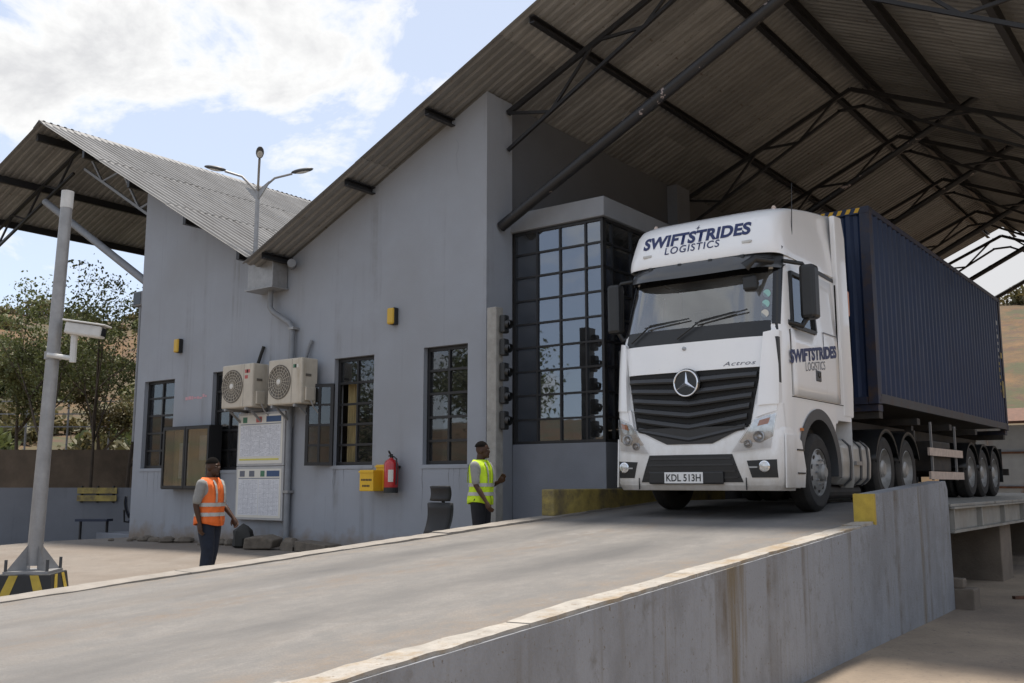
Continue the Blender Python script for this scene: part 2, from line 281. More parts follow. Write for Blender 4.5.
def leafmat(name, a, b):
    m = mat(name, a, 0.6, col2=b, vscale=1.1, ramp=(0.35, 0.65)); bs = m.node_tree.nodes['Principled BSDF']
    t = m.node_tree; tl = t.nodes.new('ShaderNodeBsdfTranslucent'); ms = t.nodes.new('ShaderNodeMixShader'); ms.inputs[0].default_value = 0.3
    src = bs.inputs['Base Color'].links[0].from_socket; t.links.new(src, tl.inputs[0])
    o = [q for q in t.nodes if q.type == 'OUTPUT_MATERIAL'][0]
    t.links.new(bs.outputs[0], ms.inputs[1]); t.links.new(tl.outputs[0], ms.inputs[2]); t.links.new(ms.outputs[0], o.inputs[0])
leafmat('leaf', (0.135, 0.155, 0.052), (0.085, 0.105, 0.038))
leafmat('leaf_dry', (0.140, 0.140, 0.048), (0.085, 0.098, 0.034))
leafmat('shrub_leaf', (0.085, 0.085, 0.034), (0.13, 0.105, 0.045))
mat('stone', (0.165, 0.138, 0.108), 0.9, var=0.4, vscale=8, bump=0.8, bscale=15)
mat('bag_black', (0.022, 0.021, 0.018), 0.75, var=0.3, vscale=6)
mat('shed_metal', (0.36, 0.385, 0.40), 0.6, var=0.2, vscale=2, streak=(0.20, 0.105, 0.06), streak_scale=(0.9, 0.9, 0.5), streak_at=(0.56, 0.70))
mat('rusty', (0.15, 0.07, 0.04), 0.8, var=0.5, vscale=6)
mat('chair_blue', (0.018, 0.026, 0.05), 0.6)

# ------------------------------------------------------------------ mesh helpers
class MB:
    def __init__(s): s.v = []; s.f = []
    def add(s, vs, fs):
        k = len(s.v); s.v += [tuple(p) for p in vs]; s.f += [tuple(i + k for i in q) for q in fs]; return s
    def box(s, a, b):
        x0, y0, z0 = a; x1, y1, z1 = b
        return s.add([(x0, y0, z0), (x1, y0, z0), (x1, y1, z0), (x0, y1, z0), (x0, y0, z1), (x1, y0, z1), (x1, y1, z1), (x0, y1, z1)],
                     [(3, 2, 1, 0), (4, 5, 6, 7), (0, 1, 5, 4), (1, 2, 6, 5), (2, 3, 7, 6), (3, 0, 4, 7)])
    def bar(s, p, q, w, h=None, upv=(0, 0, 1)):       # square bar from p to q
        h = h or w; p = Vector(p); q = Vector(q); d = (q - p).normalized(); u = Vector(upv)
        if abs(d.dot(u)) > 0.98: u = Vector((1, 0, 0))
        a = d.cross(u).normalized(); b = a.cross(d).normalized()
        vs = []
        for c in (p, q):
            for i, j in ((-1, -1), (1, -1), (1, 1), (-1, 1)): vs.append(c + a * (i * w / 2) + b * (j * h / 2))
        return s.add(vs, [(0, 1, 2, 3), (7, 6, 5, 4), (0, 4, 5, 1), (1, 5, 6, 2), (2, 6, 7, 3), (3, 7, 4, 0)])
    def tube(s, pts, rads, n=8, cap=True, flat=None):
        pts = [Vector(p) for p in pts]
        if isinstance(rads, (int, float)): rads = [rads] * len(pts)
        vs = []; fs = []; prev = None
        for i, p in enumerate(pts):
            d = (pts[min(i + 1, len(pts) - 1)] - pts[max(i - 1, 0)]).normalized()
            if prev is None:
                u = Vector((0, 0, 1)) if abs(d.z) < 0.9 else Vector((1, 0, 0)); a = d.cross(u).normalized()
            else: a = (prev - d * prev.dot(d)).normalized()
            prev = a; b = d.cross(a)
            for k in range(n):
                t = 2 * pi * k / n; vs.append(p + (a * cos(t) + b * sin(t)) * rads[i])
        m = len(pts)
        for i in range(m - 1):
            for k in range(n): fs.append((i * n + k, i * n + (k + 1) % n, (i + 1) * n + (k + 1) % n, (i + 1) * n + k))
        if cap: fs.append(tuple(range(n - 1, -1, -1))); fs.append(tuple((m - 1) * n + k for k in range(n)))
        return s.add(vs, fs)
    def lathe(s, prof, n=24, axis='z', c=(0, 0, 0), cap=True):   # prof: (r, h)
        vs = []; fs = []
        for r, h in prof:
            for k in range(n):
                t = 2 * pi * k / n; a, b = r * cos(t), r * sin(t)
                p = {'z': (a, b, h), 'x': (h, a, b), 'y': (b, h, a)}[axis]; vs.append((p[0] + c[0], p[1] + c[1], p[2] + c[2]))
        m = len(prof)
        for i in range(m - 1):
            for k in range(n): fs.append((i * n + k, i * n + (k + 1) % n, (i + 1) * n + (k + 1) % n, (i + 1) * n + k))
        if cap:
            if prof[0][0] > 1e-6: fs.append(tuple(range(n - 1, -1, -1)))
            if prof[-1][0] > 1e-6: fs.append(tuple((m - 1) * n + k for k in range(n)))
        return s.add(vs, fs)
    def prism(s, poly, a, b, axis='y'):    # polygon in the plane across the axis, extruded a..b
        def P(u, v, w): return {'y': (u, w, v), 'x': (w, u, v), 'z': (u, v, w)}[axis]
        n = len(poly); vs = [P(u, v, a) for u, v in poly] + [P(u, v, b) for u, v in poly]
        fs = [tuple(range(n)), tuple(range(2 * n - 1, n - 1, -1))] + [(i, i + n, (i + 1) % n + n, (i + 1) % n) for i in range(n)]
        return s.add(vs, fs)
    def grid(s, fn, nu, nv, skip=None):
        vs = [fn(i, j) for j in range(nv + 1) for i in range(nu + 1)]
        fs = [(j * (nu + 1) + i, j * (nu + 1) + i + 1, (j + 1) * (nu + 1) + i + 1, (j + 1) * (nu + 1) + i) for j in range(nv) for i in range(nu) if not (skip and skip(i, j))]
        return s.add(vs, fs)
    def ellipsoid(s, c, r, n=12, m=8):
        vs = []; fs = []
        for j in range(m + 1):
            t = pi * j / m
            for k in range(n): p = 2 * pi * k / n; vs.append((c[0] + r[0] * sin(t) * cos(p), c[1] + r[1] * sin(t) * sin(p), c[2] + r[2] * cos(t)))
        for j in range(m):
            for k in range(n): fs.append((j * n + k, (j + 1) * n + k, (j + 1) * n + (k + 1) % n, j * n + (k + 1) % n))
        return s.add(vs, fs)
    def mesh(s, name, smooth=False, fix=True):
        me = bpy.data.meshes.new(name); me.from_pydata(s.v, [], s.f); me.validate()
        if fix:
            import bmesh
            bm = bmesh.new(); bm.from_mesh(me); bmesh.ops.recalc_face_normals(bm, faces=bm.faces); bm.to_mesh(me); bm.free()
        if smooth:
            me.shade_smooth(); me.set_sharp_from_angle(angle=radians(smooth if smooth is not True else 35))
        return me
WORLD = {}
def obj(name, me, m=None, parent=None, mtx=None, local=False, bevel=0, smooth=False):
    if isinstance(me, MB): me = me.mesh(name, smooth)
    o = bpy.data.objects.new(name, me); COL.objects.link(o)
    if m and me and not me.materials: me.materials.append(MATS[m])
    mw = mtx or Matrix()
    if parent:
        o.parent = parent
        if local: o.matrix_basis = mw; WORLD[o] = WORLD[parent] @ mw
        else: o.matrix_parent_inverse = WORLD[parent].inverted(); o.matrix_basis = mw; WORLD[o] = mw
    else: o.matrix_basis = mw; WORLD[o] = mw
    if bevel:
        b = o.modifiers.new('bevel', 'BEVEL'); b.width = bevel; b.segments = 2; b.limit_method = 'ANGLE'
    return o
def tag(o, label, cat, group=None):
    o['label'] = label; o['category'] = cat
    if group: o['group'] = group
    return o
def struct(o): o['kind'] = 'structure'; return o
def thing(name, label, cat, loc, rz=0, group=None):
    o = bpy.data.objects.new(name, None); COL.objects.link(o); m = Matrix.Translation(loc) @ Matrix.Rotation(rz, 4, 'Z')
    o.matrix_basis = m; WORLD[o] = m; o.empty_display_size = 0.2
    return tag(o, label, cat, group)
def box(a, b): return MB().box(a, b)
def copy_tree(o, parent=None):
    c = o.copy(); COL.objects.link(c); c.parent = parent; WORLD[c] = c.matrix_basis
    for ch in list(o.children): copy_tree(ch, c)
    return c
def smoothstep(t): t = max(0.0, min(1.0, t)); return t * t * (3 - 2 * t)
def lerp(a, b, t): return a + (b - a) * t
def interp(tab, z):
    if z <= tab[0][0]: return tab[0][1:]
    for a, b in zip(tab, tab[1:]):
        if z <= b[0]: t = (z - a[0]) / (b[0] - a[0]); return tuple(lerp(p, q, t) for p, q in zip(a[1:], b[1:]))
    return tab[-1][1:]
def text_mesh(body, size, bold=0.0, spacing=1.0, shear=0.0, align='CENTER'):
    c = bpy.data.curves.new('lettering', 'FONT'); c.body = body; c.size = size; c.offset = bold; c.align_x = align; c.align_y = 'CENTER'; c.space_character = spacing; c.shear = shear
    c.resolution_u = 4
    o = bpy.data.objects.new('lettering', c); COL.objects.link(o); dg = bpy.context.evaluated_depsgraph_get()
    me = bpy.data.meshes.new_from_object(o.evaluated_get(dg)); bpy.data.objects.remove(o); me.materials.clear(); return me
def remap(me, fn):
    for v in me.vertices: v.co = Vector(fn(v.co.x, v.co.y))
    return me

# ------------------------------------------------------------------ ground, hill
def ground_h(x, y):
    return -0.46 - 0.015 * max(-6.0, min(6.0, 14.0 - y)) + 0.03 * noise.noise((x * 0.3, y * 0.3, 0)) * (1 if abs(x) < 60 else 0)
gx = [-900, -400, -200, -100, -60] + [-40 + i * 2.0 for i in range(31)] + [30, 60, 120, 250, 500, 900]
gy = [-900, -400, -150, -60, -30] + [-16 + i * 2.0 for i in range(34)] + [60, 100, 200, 400, 900]
struct(obj('ground', MB().grid(lambda i, j: (gx[i], gy[j], ground_h(gx[i], gy[j])), len(gx) - 1, len(gy) - 1).mesh('ground', 180, fix=False), 'ground'))
def yard_h(x, y): return 0.10 - 0.13 * smoothstep((12.0 - y) / 4.0) - 0.50 * smoothstep((-x - 21.8) / 4.0) + 0.012 * noise.noise((x * 0.5, y * 0.5, 3))
yx = [-8.38, -9.2] + [-10 - i for i in range(0, 31)]; yy_ = [-20 + i * 1.2 for i in range(60)]
struct(obj('concrete_yard', MB().grid(lambda i, j: (yx[i], yy_[j], yard_h(yx[i], yy_[j])), len(yx) - 1, len(yy_) - 1).mesh('yard', 180), 'yard'))
def hill_h(x, y):
    r = sqrt(x * x + y * y); b = -0.9 + 3.2 * smoothstep((r - 40) / 6.0) + 17.5 * smoothstep((r - 44) / 75.0)
    b = -0.9 + (b + 0.9) * lerp(1.0, 0.5, smoothstep((20.0 - y) / 40.0)); return b + (noise.noise((x * 0.035, y * 0.035, 1)) * 2.2 + noise.noise((x * 0.15, y * 0.15, 5)) * 0.7) * smoothstep((r - 48) / 20)
def hill_pt(i, j):
    a = radians(i * 3.0); r = 39.5 + 2.2 * j + 0.02 * j * j; x, y = -r * sin(a), r * cos(a); return (x, y, hill_h(x, y))
struct(obj('hillside', MB().grid(hill_pt, 120, 46).mesh('hillside', 180, fix=False), 'hill'))

# walls to the far left
FW = Vector((-sin(YAW), cos(YAW), 0)); RT = Vector((cos(YAW), sin(YAW), 0))
def wall_run(name, d, l0, l1, z0, z1, th, m):
    mb = MB(); a = FW * d + RT * l0; b = FW * d + RT * l1; n = FW * th
    mb.add([(a.x, a.y, z0), (b.x, b.y, z0), (b.x + n.x, b.y + n.y, z0), (a.x + n.x, a.y + n.y, z0), (a.x, a.y, z1), (b.x, b.y, z1), (b.x + n.x, b.y + n.y, z1), (a.x + n.x, a.y + n.y, z1)],
           [(3, 2, 1, 0), (4, 5, 6, 7), (0, 1, 5, 4), (1, 2, 6, 5), (2, 3, 7, 6), (3, 0, 4, 7)])
    return obj(name, mb, m)
tag(wall_run('perimeter_wall', 27.4, -24, -8.2, -0.8, 1.27, 0.22, 'perimeter_paint'), 'low dark grey painted perimeter wall at the far left of the yard', 'wall')
tag(wall_run('retaining_wall', 34.0, -30, -9, -0.9, 2.55, 0.6, 'bank'), 'brown earth-stained retaining wall below the hillside behind the grey perimeter wall', 'wall')
gr = thing('guard_rail', 'thin two-rail fence running along the foot of the dry hillside', 'fence', tuple(FW * 42 + RT * -24 + Vector((0, 0, 2.0))))
for k in range(12):
    p = FW * 42 + RT * (-30 + k * 1.8); obj('post', MB().bar((p.x, p.y, 1.5), (p.x, p.y, 5.0), 0.06), 'grey_pipe', gr)
for z in (4.9, 4.35, 3.8):
    a = FW * 41.92 + RT * -31; b = FW * 41.92 + RT * -10; obj('rail', MB().bar((a.x, a.y, z), (b.x, b.y, z), 0.03, 0.05), 'grey_pipe', gr)

# ------------------------------------------------------------------ ramp and weighbridge
XR, XL = -3.68, -8.4
def ramp_z(y): return min(1.09, 0.91 + 0.058 * (y - 12.0))
rys = [-4.6 + i * 0.55 for i in range(35)] + [14.4, 14.8, 15.1, 15.65]
rxs = [XL + 0.26 + i * (XR - XL - 0.48) / 10 for i in range(11)]
mb = MB().grid(lambda i, j: (rxs[i], rys[j], ramp_z(rys[j]) + 0.008 * noise.noise((rxs[i] * 1.5, rys[j] * 1.2, 0)) + 0.012 * noise.noise((rxs[i] * 0.5, rys[j] * 0.4, 4))), 10, len(rys) - 1)
ramp = struct(obj('ramp_road', mb.mesh('ramp_road', 180), 'road'))
# retaining walls with coping; the coping is broken into cast lengths
def ramp_wall(name, x0, x1, xc0, xc1, label, yend, m, parapet=False):
    t = thing(name, label, 'wall', (x0, 6, -0.62))
    mb = MB(); n = len(rys)
    ys = [y for y in rys if y <= yend] + ([] if parapet else [yend])
    poly = [(y, ramp_z(y) - 0.004) for y in ys] + [(ys[-1], -0.8), (ys[0], -0.8)]
    if parapet: poly = [(y, ramp_z(y) - 0.004) for y in ys] + [(12.045, ramp_z(12.045) - 0.004), (12.045, 1.262), (15.50, 1.43), (15.60, 1.30), (15.64, -0.8), (ys[0], -0.8)]
    mb.prism(poly, x0, x1, 'x'); obj('wall', mb, m, t)
    y = -4.0
    rr = random.Random(3 if x0 > -6 else 4)
    while y < yend - 0.3:
        ln = min(rr.uniform(1.6, 2.3), yend - y); mb = MB(); k = 24; e = rr.uniform(-0.008, 0.008)
        def cp(i, j, y=y, ln=ln, e=e):
            yy = y + 0.006 + (ln - 0.012) * i / k; z = ramp_z(yy)
            inner = xc1 if abs(xc1) > abs(xc0) or True else xc0
            jit = 0.05 * noise.noise((yy * 1.1, x0, 9)) + 0.022 * noise.noise((yy * 3.1, x0, 1)) + 0.012 * noise.noise((yy * 9, x0, 2))
            jz = 0.006 * noise.noise((yy * 5, x0, 7))
            jo = (0.016 * noise.noise((yy * 5, x0, 12)) + 0.010 * noise.noise((yy * 14, x0, 13)) - 0.014) * (1 if xc0 > xc1 else -1); prof = [(xc0 + jo, z - 0.01), (xc0 + jo, z + 0.026 + jz + e), (xc1 + jit, z + 0.020 + jz + e), (xc1 + jit, z - 0.03)]
            x, zz = prof[j]; return (x, yy, zz)
        mb.grid(cp, k, 3)
        mb.add([cp(0, q) for q in range(4)], [(0, 1, 2, 3)]); mb.add([cp(k, q) for q in range(4)], [(3, 2, 1, 0)])
        obj('coping', mb, 'coping' if x0 > -6 else 'kerb_concrete', t); y += ln
    return t
tw = ramp_wall('ramp_wall', XR - 0.24, XR, XR - 0.002, XR - 0.24, 'grey painted ramp wall with rust-brown streaks and pale coping in the foreground', 12.04, 'ramp_paint', True)
obj('painted_block', MB().prism([(12.035, 0.90), (12.035, 1.267), (12.10, 1.272), (12.10, 0.905)], XR - 0.246, XR + 0.004, 'x'), 'yellow_paint', tw)
ramp_wall('ramp_edge_wall', XL, XL + 0.25, XL - 0.004, XL + 0.28, 'low concrete edge along the far side of the ramp beside the yard', 15.65, 'ramp_paint')
tb = tag(obj('kerb_beam', MB().box((XL + 0.0, 11.78, 0.92), (XL + 0.22, 17.6, 1.31)), 'dull_yellow', bevel=0.02), 'scuffed yellow painted kerb beam on the ramp edge beside the truck bumper', 'kerb')
# the steel deck
wb = thing('weighbridge_deck', 'pale steel weighbridge deck with ribbed girder carrying the trailer wheels', 'weighbridge', (-6.2, 24, 0.6))
for k in range(6):
    y0 = 15.66 + k * 3.15; obj('deck_plate', box((XL + 0.1, y0, 1.045), (XR + 0.02, y0 + 3.09, 1.09)), 'girder', wb, bevel=0.006)
for x, sg in ((XR - 0.05, 1), (XL + 0.25, -1)):
    mb = MB().box((x - 0.012, 15.68, 0.70), (x + 0.012, 35.4, 1.04)).box((x - 0.10, 15.68, 0.66), (x + 0.10, 35.4, 0.698)).box((x - 0.11, 15.68, 1.015), (x + 0.115, 35.4, 1.043))
    gd = obj('girder', mb, 'girder', wb)
    for k in range(10): obj('stiffener', box((x - 0.09, 15.75 + k * 1.85, 0.70), (x + 0.09, 15.79 + k * 1.85, 1.013)), 'girder', gd)
obj('cross_beam', box((XL + 0.4, 16.1, 0.7), (XR - 0.2, 16.4, 1.0)), 'chassis', wb)
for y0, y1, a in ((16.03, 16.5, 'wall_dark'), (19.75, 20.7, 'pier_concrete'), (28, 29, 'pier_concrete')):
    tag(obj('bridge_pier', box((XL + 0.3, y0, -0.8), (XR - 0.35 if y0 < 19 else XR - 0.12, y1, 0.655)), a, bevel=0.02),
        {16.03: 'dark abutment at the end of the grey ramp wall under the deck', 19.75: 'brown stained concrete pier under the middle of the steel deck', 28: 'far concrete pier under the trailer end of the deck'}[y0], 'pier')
tag(obj('pit_wall', box((XL + 0.2, 16.5, -0.8), (XL + 0.5, 36, 0.655)), 'pier_concrete'), 'shadowed concrete pit wall beneath the far edge of the weighbridge deck', 'wall')

# ------------------------------------------------------------------ roofs
S1 = 0.4507; VX, RX, EX = -16.34, -6.42, -0.7
def zl(x): return 6.26 + S1 * (x + 15.63)
ZR = zl(RX)
def zr(x): return ZR - S1 * (x - RX)
def zmain(x): return zl(x) if x <= RX else zr(x)
WRX, WZ = -25.5, 11.08; SWR, SWL = 0.5475, 0.355
def zwing(x): return WZ - SWR * (x - WRX) if x > WRX else WZ + SWL * (x - WRX)
Y0, Y1 = 12.32, 37.3
def sheet_mesh(width, length, ribs):
    prof = []; p = width / ribs
    for k in range(ribs): prof += [(k * p, 0), (k * p + p * 0.22, 0), (k * p + p * 0.36, 0.038), (k * p + p * 0.64, 0.038), (k * p + p * 0.78, 0)]
    prof.append((width + 0.03, 0)); mb = MB(); th = 0.006; n = len(prof); st = 3
    vs = [(length * j / st, y, z + s) for s in (0, -th) for j in range(st + 1) for y, z in prof]; fs = []; tot = n * (st + 1)
    for j in range(st):
        for i in range(n - 1):
            a = j * n + i; fs.append((a, a + 1, a + n + 1, a + n)); fs.append((tot + a, tot + a + n, tot + a + n + 1, tot + a + 1))
    for j in (0, st):
        for i in range(n - 1): a = j * n + i; fs.append((a, a + 1, tot + a + 1, tot + a))
    for i in (0, n - 1):
        for j in range(st): a = j * n + i; fs.append((a, a + n, tot + a + n, tot + a))
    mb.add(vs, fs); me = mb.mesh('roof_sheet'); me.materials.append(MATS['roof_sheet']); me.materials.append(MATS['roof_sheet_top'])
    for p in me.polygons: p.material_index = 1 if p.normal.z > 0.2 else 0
    return me
def slope(parent, xa, za, sgn, ang, run, rows, seed):
    # xa,za = low or high start; sheets run along +local X turned by ang about Y
    rr = random.Random(seed); ln = run / rows; me = sheet_mesh(1.0, ln + 0.16, 5); k = 0
    n = int(round((Y1 - Y0) / 1.0))
    for r in range(rows):
        for c in range(n):
            s = r * ln - 0.08; lift = 0.012 * (rows - r) if sgn > 0 else 0.012 * r
            m = Matrix.Translation((xa, Y0 + c * 1.0 + rr.uniform(-0.008, 0.008), za)) @ Matrix.Rotation(ang, 4, 'Y') @ Matrix.Translation((s + rr.uniform(-0.03, 0.03), 0, lift + rr.uniform(0, 0.006))) @ Matrix.Rotation(rr.uniform(-0.003, 0.003), 4, 'Z')
            obj('roof_sheet', me, 'roof_sheet', parent, m)
canopy = thing('canopy_roof', 'large corrugated gable roof on dark steel trusses spanning over the white truck', 'roof', (RX, 14, 6.0))
ca = atan(S1); slope(canopy, VX, zl(VX), -1, -ca, (RX - VX) / cos(ca), 3, 1); slope(canopy, RX, ZR, 1, ca, (EX - RX) / cos(ca), 2, 2)
obj('ridge_cap', MB().prism([(RX - 0.3, ZR - 0.03), (RX, ZR + 0.10), (RX + 0.3, ZR - 0.03), (RX + 0.3, ZR - 0.05), (RX, ZR + 0.085), (RX - 0.3, ZR - 0.05)], Y0, Y1, 'y'), 'roof_sheet', canopy)
for x in (-15.9, -13.47, -11.4, -9.04, -6.85, -6.0, -4.42, -2.56, -0.9):
    h = 0.14 if x < -6.5 else 0.24; z = zmain(x) - 0.02
    mb = MB().box((x - 0.05, 12.46, z - h), (x - 0.035, Y1 - 0.1, z)).box((x - 0.035, 12.46, z - 0.02), (x + 0.05, Y1 - 0.1, z)).box((x - 0.035, 12.46, z - h), (x + 0.05, Y1 - 0.1, z - h + 0.02))
    obj('purlin', mb, 'steel_dark', canopy)
def truss(y, x0, x1, xr, zf, depth0, depth1, parent, thick=0.075):
    tc_off = 0.30
    t = obj('truss', MB().bar((x0, y, zf(x0) - tc_off), (xr, y, zf(xr) - tc_off - 0.05), thick, 0.09).bar((xr, y, zf(xr) - tc_off - 0.05), (x1, y, zf(x1) - tc_off), thick, 0.09), 'steel_dark', parent)
    for xa, side in ((x0, 1), (x1, -1)):
        xe = xr - side * 0.25
        def bot(x): s = abs(x - xa) / abs(xe - xa); return zf(x) - tc_off - lerp(depth0, depth1, s)
        obj('bottom_chord', MB().bar((xa, y, bot(xa)), (xe, y, bot(xe)), thick * 0.8), 'steel_dark', t)
        n = max(4, int(abs(xe - xa) / 1.05)); mb = MB()
        for k in range(n):
            xa_, xb_ = lerp(xa, xe, k / n), lerp(xa, xe, (k + 1) / n)
            if k % 2: p, q = (xa_, y, bot(xa_)), (xb_, y, zf(xb_) - tc_off)
            else: p, q = (xa_, y, zf(xa_) - tc_off), (xb_, y, bot(xb_))
            obj('web_member', MB().bar(p, q, 0.05), 'steel_dark', t)
    obj('collar_tie', MB().bar((xr - 0.3, y, zf(xr - 0.25) - tc_off - depth1), (xr + 0.3, y, zf(xr + 0.25) - tc_off - depth1), 0.06), 'steel_dark', t)
TY = [13.78, 20.9, 24.6, 29.0, 33.2, 37.1]
for y in TY: truss(y, -10.55, -1.5, RX, zmain, 0.72, 0.38, canopy)
for k, y in enumerate(TY):
    ty = 13.58 if k == 0 else y + 0.28
    b = obj('brace_tube', MB().tube([(-10.56, ty, 6.02), (-3.9, ty, 9.36)], 0.098 if k == 0 else 0.075, 12).mesh('brace_tube', 40), 'steel_tube', canopy)
    for s in (0.28, 0.47, 0.66, 0.88):
        p = Vector((lerp(-10.56, -3.9, s), ty, lerp(6.02, 9.36, s))); d = Vector((6.66, 0, 3.34)).normalized() * 0.05
        obj('collar', MB().tube([p - d, p + d], 0.104 if k == 0 else 0.08, 12).mesh('collar', 40), 'steel_tube', b)
for y in TY: obj('column', MB().tube([(-1.42, y + 0.35, -0.7), (-1.42, y + 0.35, zmain(-1.42) - 0.25)], 0.14, 12).mesh('column', 40), 'steel_tube', canopy)

wing = thing('wing_roof', 'weathered corrugated gable roof of the left wing with wide open overhang', 'roof', (WRX, 14, 6.0))
wa = atan(SWR); slope(wing, WRX, WZ, 1, wa, (VX - WRX) / cos(wa), 3, 5)
wl = atan(SWL); XE = -30.35
slope(wing, XE, zwing(XE), -1, -wl, (WRX - XE) / cos(wl), 2, 6)
obj('ridge_cap', MB().prism([(WRX - 0.3, WZ - 0.06), (WRX, WZ + 0.10), (WRX + 0.3, WZ - 0.10), (WRX + 0.3, WZ - 0.12), (WRX, WZ + 0.08), (WRX - 0.3, WZ - 0.08)], Y0, Y1, 'y'), 'roof_sheet', wing)
for x in (-30.1, -28.03, -25.9, -23.4, -21.2, -18.8, -16.8):
    z = zwing(x) - 0.02; obj('purlin', box((x - 0.05, 12.5, z - 0.2), (x + 0.05, Y1 - 0.1, z)), 'steel_dark', wing)
def wtruss(y, parent):
    t = obj('truss', MB().bar((-30.2, y, zwing(-30.2) - 0.28), (WRX, y, WZ - 0.33), 0.08).bar((WRX, y, WZ - 0.33), (-21.3, y, zwing(-21.3) - 0.28), 0.08), 'steel_dark', parent)
    obj('bottom_chord', MB().bar((-30.2, y, zwing(-30.2) - 0.85), (-25.9, y, WZ - 1.0), 0.07), 'steel_dark', t)
    obj('bottom_chord', MB().bar((-25.3, y, WZ - 1.0), (-21.45, y, zwing(-21.4) - 0.95), 0.07), 'grey_pipe', t)
    for k in range(5):
        xa, xb = -30.2 + k * 0.86, -30.2 + (k + 1) * 0.86
        za = zwing(xa) - 0.28 if k % 2 else lerp(zwing(-30.2) - 0.85, WZ - 1.0, k / 5); zb = lerp(zwing(-30.2) - 0.85, WZ - 1.0, (k + 1) / 5) if k % 2 else zwing(xb) - 0.28
        obj('web_member', MB().bar((xa, y, za), (xb, y, zb), 0.05), 'steel_dark', t)
    for k in range(4):
        xa, xb = -25.3 + k * 0.95, -25.3 + (k + 1) * 0.95
        zb0 = lerp(WZ - 1.0, zwing(-21.4) - 0.95, k / 4); zb1 = lerp(WZ - 1.0, zwing(-21.4) - 0.95, (k + 1) / 4)
        p, q = ((xa, y, zb0), (xb, y, zwing(xb) - 0.28)) if k % 2 else ((xa, y, zwing(xa) - 0.28), (xb, y, zb1))
        obj('web_member', MB().bar(p, q, 0.05), 'grey_pipe', t)
for y in (13.6, 20.5, 28, 36): wtruss(y, wing)
obj('strut', MB().tube([(-26.9, 13.35, 9.36), (-21.47, 13.35, 6.30)], 0.10, 10).mesh('strut', 40), 'grey_pipe', wing)
for y in (20.5, 28, 36): obj('strut', MB().tube([(-26.9, y, 9.36), (-21.47, y, 6.30)], 0.10, 10).mesh('strut', 40), 'grey_pipe', wing)
for y in (24.0, 36): obj('column', MB().tube([(-30.2, y, -0.6), (-30.2, y, zwing(-30.2) - 0.2)], 0.12, 10).mesh('column', 40), 'steel_tube', wing)

# ------------------------------------------------------------------ office building
YF = 13.2; BX0, BX1 = -21.46, -10.59
bld = thing('weighbridge_office', 'blue-grey plastered office building with black grid windows under the folded roofs', 'building', (-16, YF, 0.1))
OPEN = [(-21.13, -19.90, 1.74, 3.81), (-18.45, -17.40, 1.68, 3.86), (-14.47, -13.36, 1.74, 3.86), (-12.07, -11.01, 1.73, 3.88)]
def top(x): return (zwing(x) if x < VX else zl(x)) - 0.03
mb = MB(); xs = sorted(set([BX0, BX1, VX] + [v for o in OPEN for v in o[:2]]))
for a, b in zip(xs, xs[1:]):
    m = (a + b) / 2; op = [o for o in OPEN if o[0] < m < o[1]]; zs = [-0.5]
    for o in op: zs += [o[2], o[3]]
    zs.append(None)
    for z0, z1 in zip(zs[::2], zs[1::2]):
        mb.prism([(a, z0), (b, z0), (b, top(b) if z1 is None else z1), (a, top(a) if z1 is None else z1)], YF, YF + 0.25, 'y')
obj('front_wall', mb, 'wall_paint', bld)
obj('end_wall', MB().prism([(YF + 0.251, -0.5), (37, -0.5), (37, zwing(BX0) - 0.05), (YF + 0.251, zwing(BX0) - 0.05)], BX0, BX0 + 0.2, 'x'), 'wall_paint', bld)
# side wall towards the truck: painted return up to the bay, then a darker colour with the roof shade painted in
zt = zl(BX1) - 0.04
obj('side_return', box((BX1 - 0.25, YF + 0.251, -0.5), (BX1, 13.957, zt)), 'wall_paint', bld)
obj('side_wall', box((BX1 - 0.30, 13.902, -0.5), (BX1 - 0.05, 37, zt)), 'wall_dark', bld)
for y in TY[1:]: obj('pilaster', box((BX1 - 0.04, y - 0.75, -0.5), (BX1 + 0.22, y - 0.1, zt - 0.05)), 'plinth_paint', bld)
obj('rear_wall', box((BX0 + 0.21, 36.8, -0.5), (BX1 - 0.31, 37, 6)), 'wall_paint', bld)
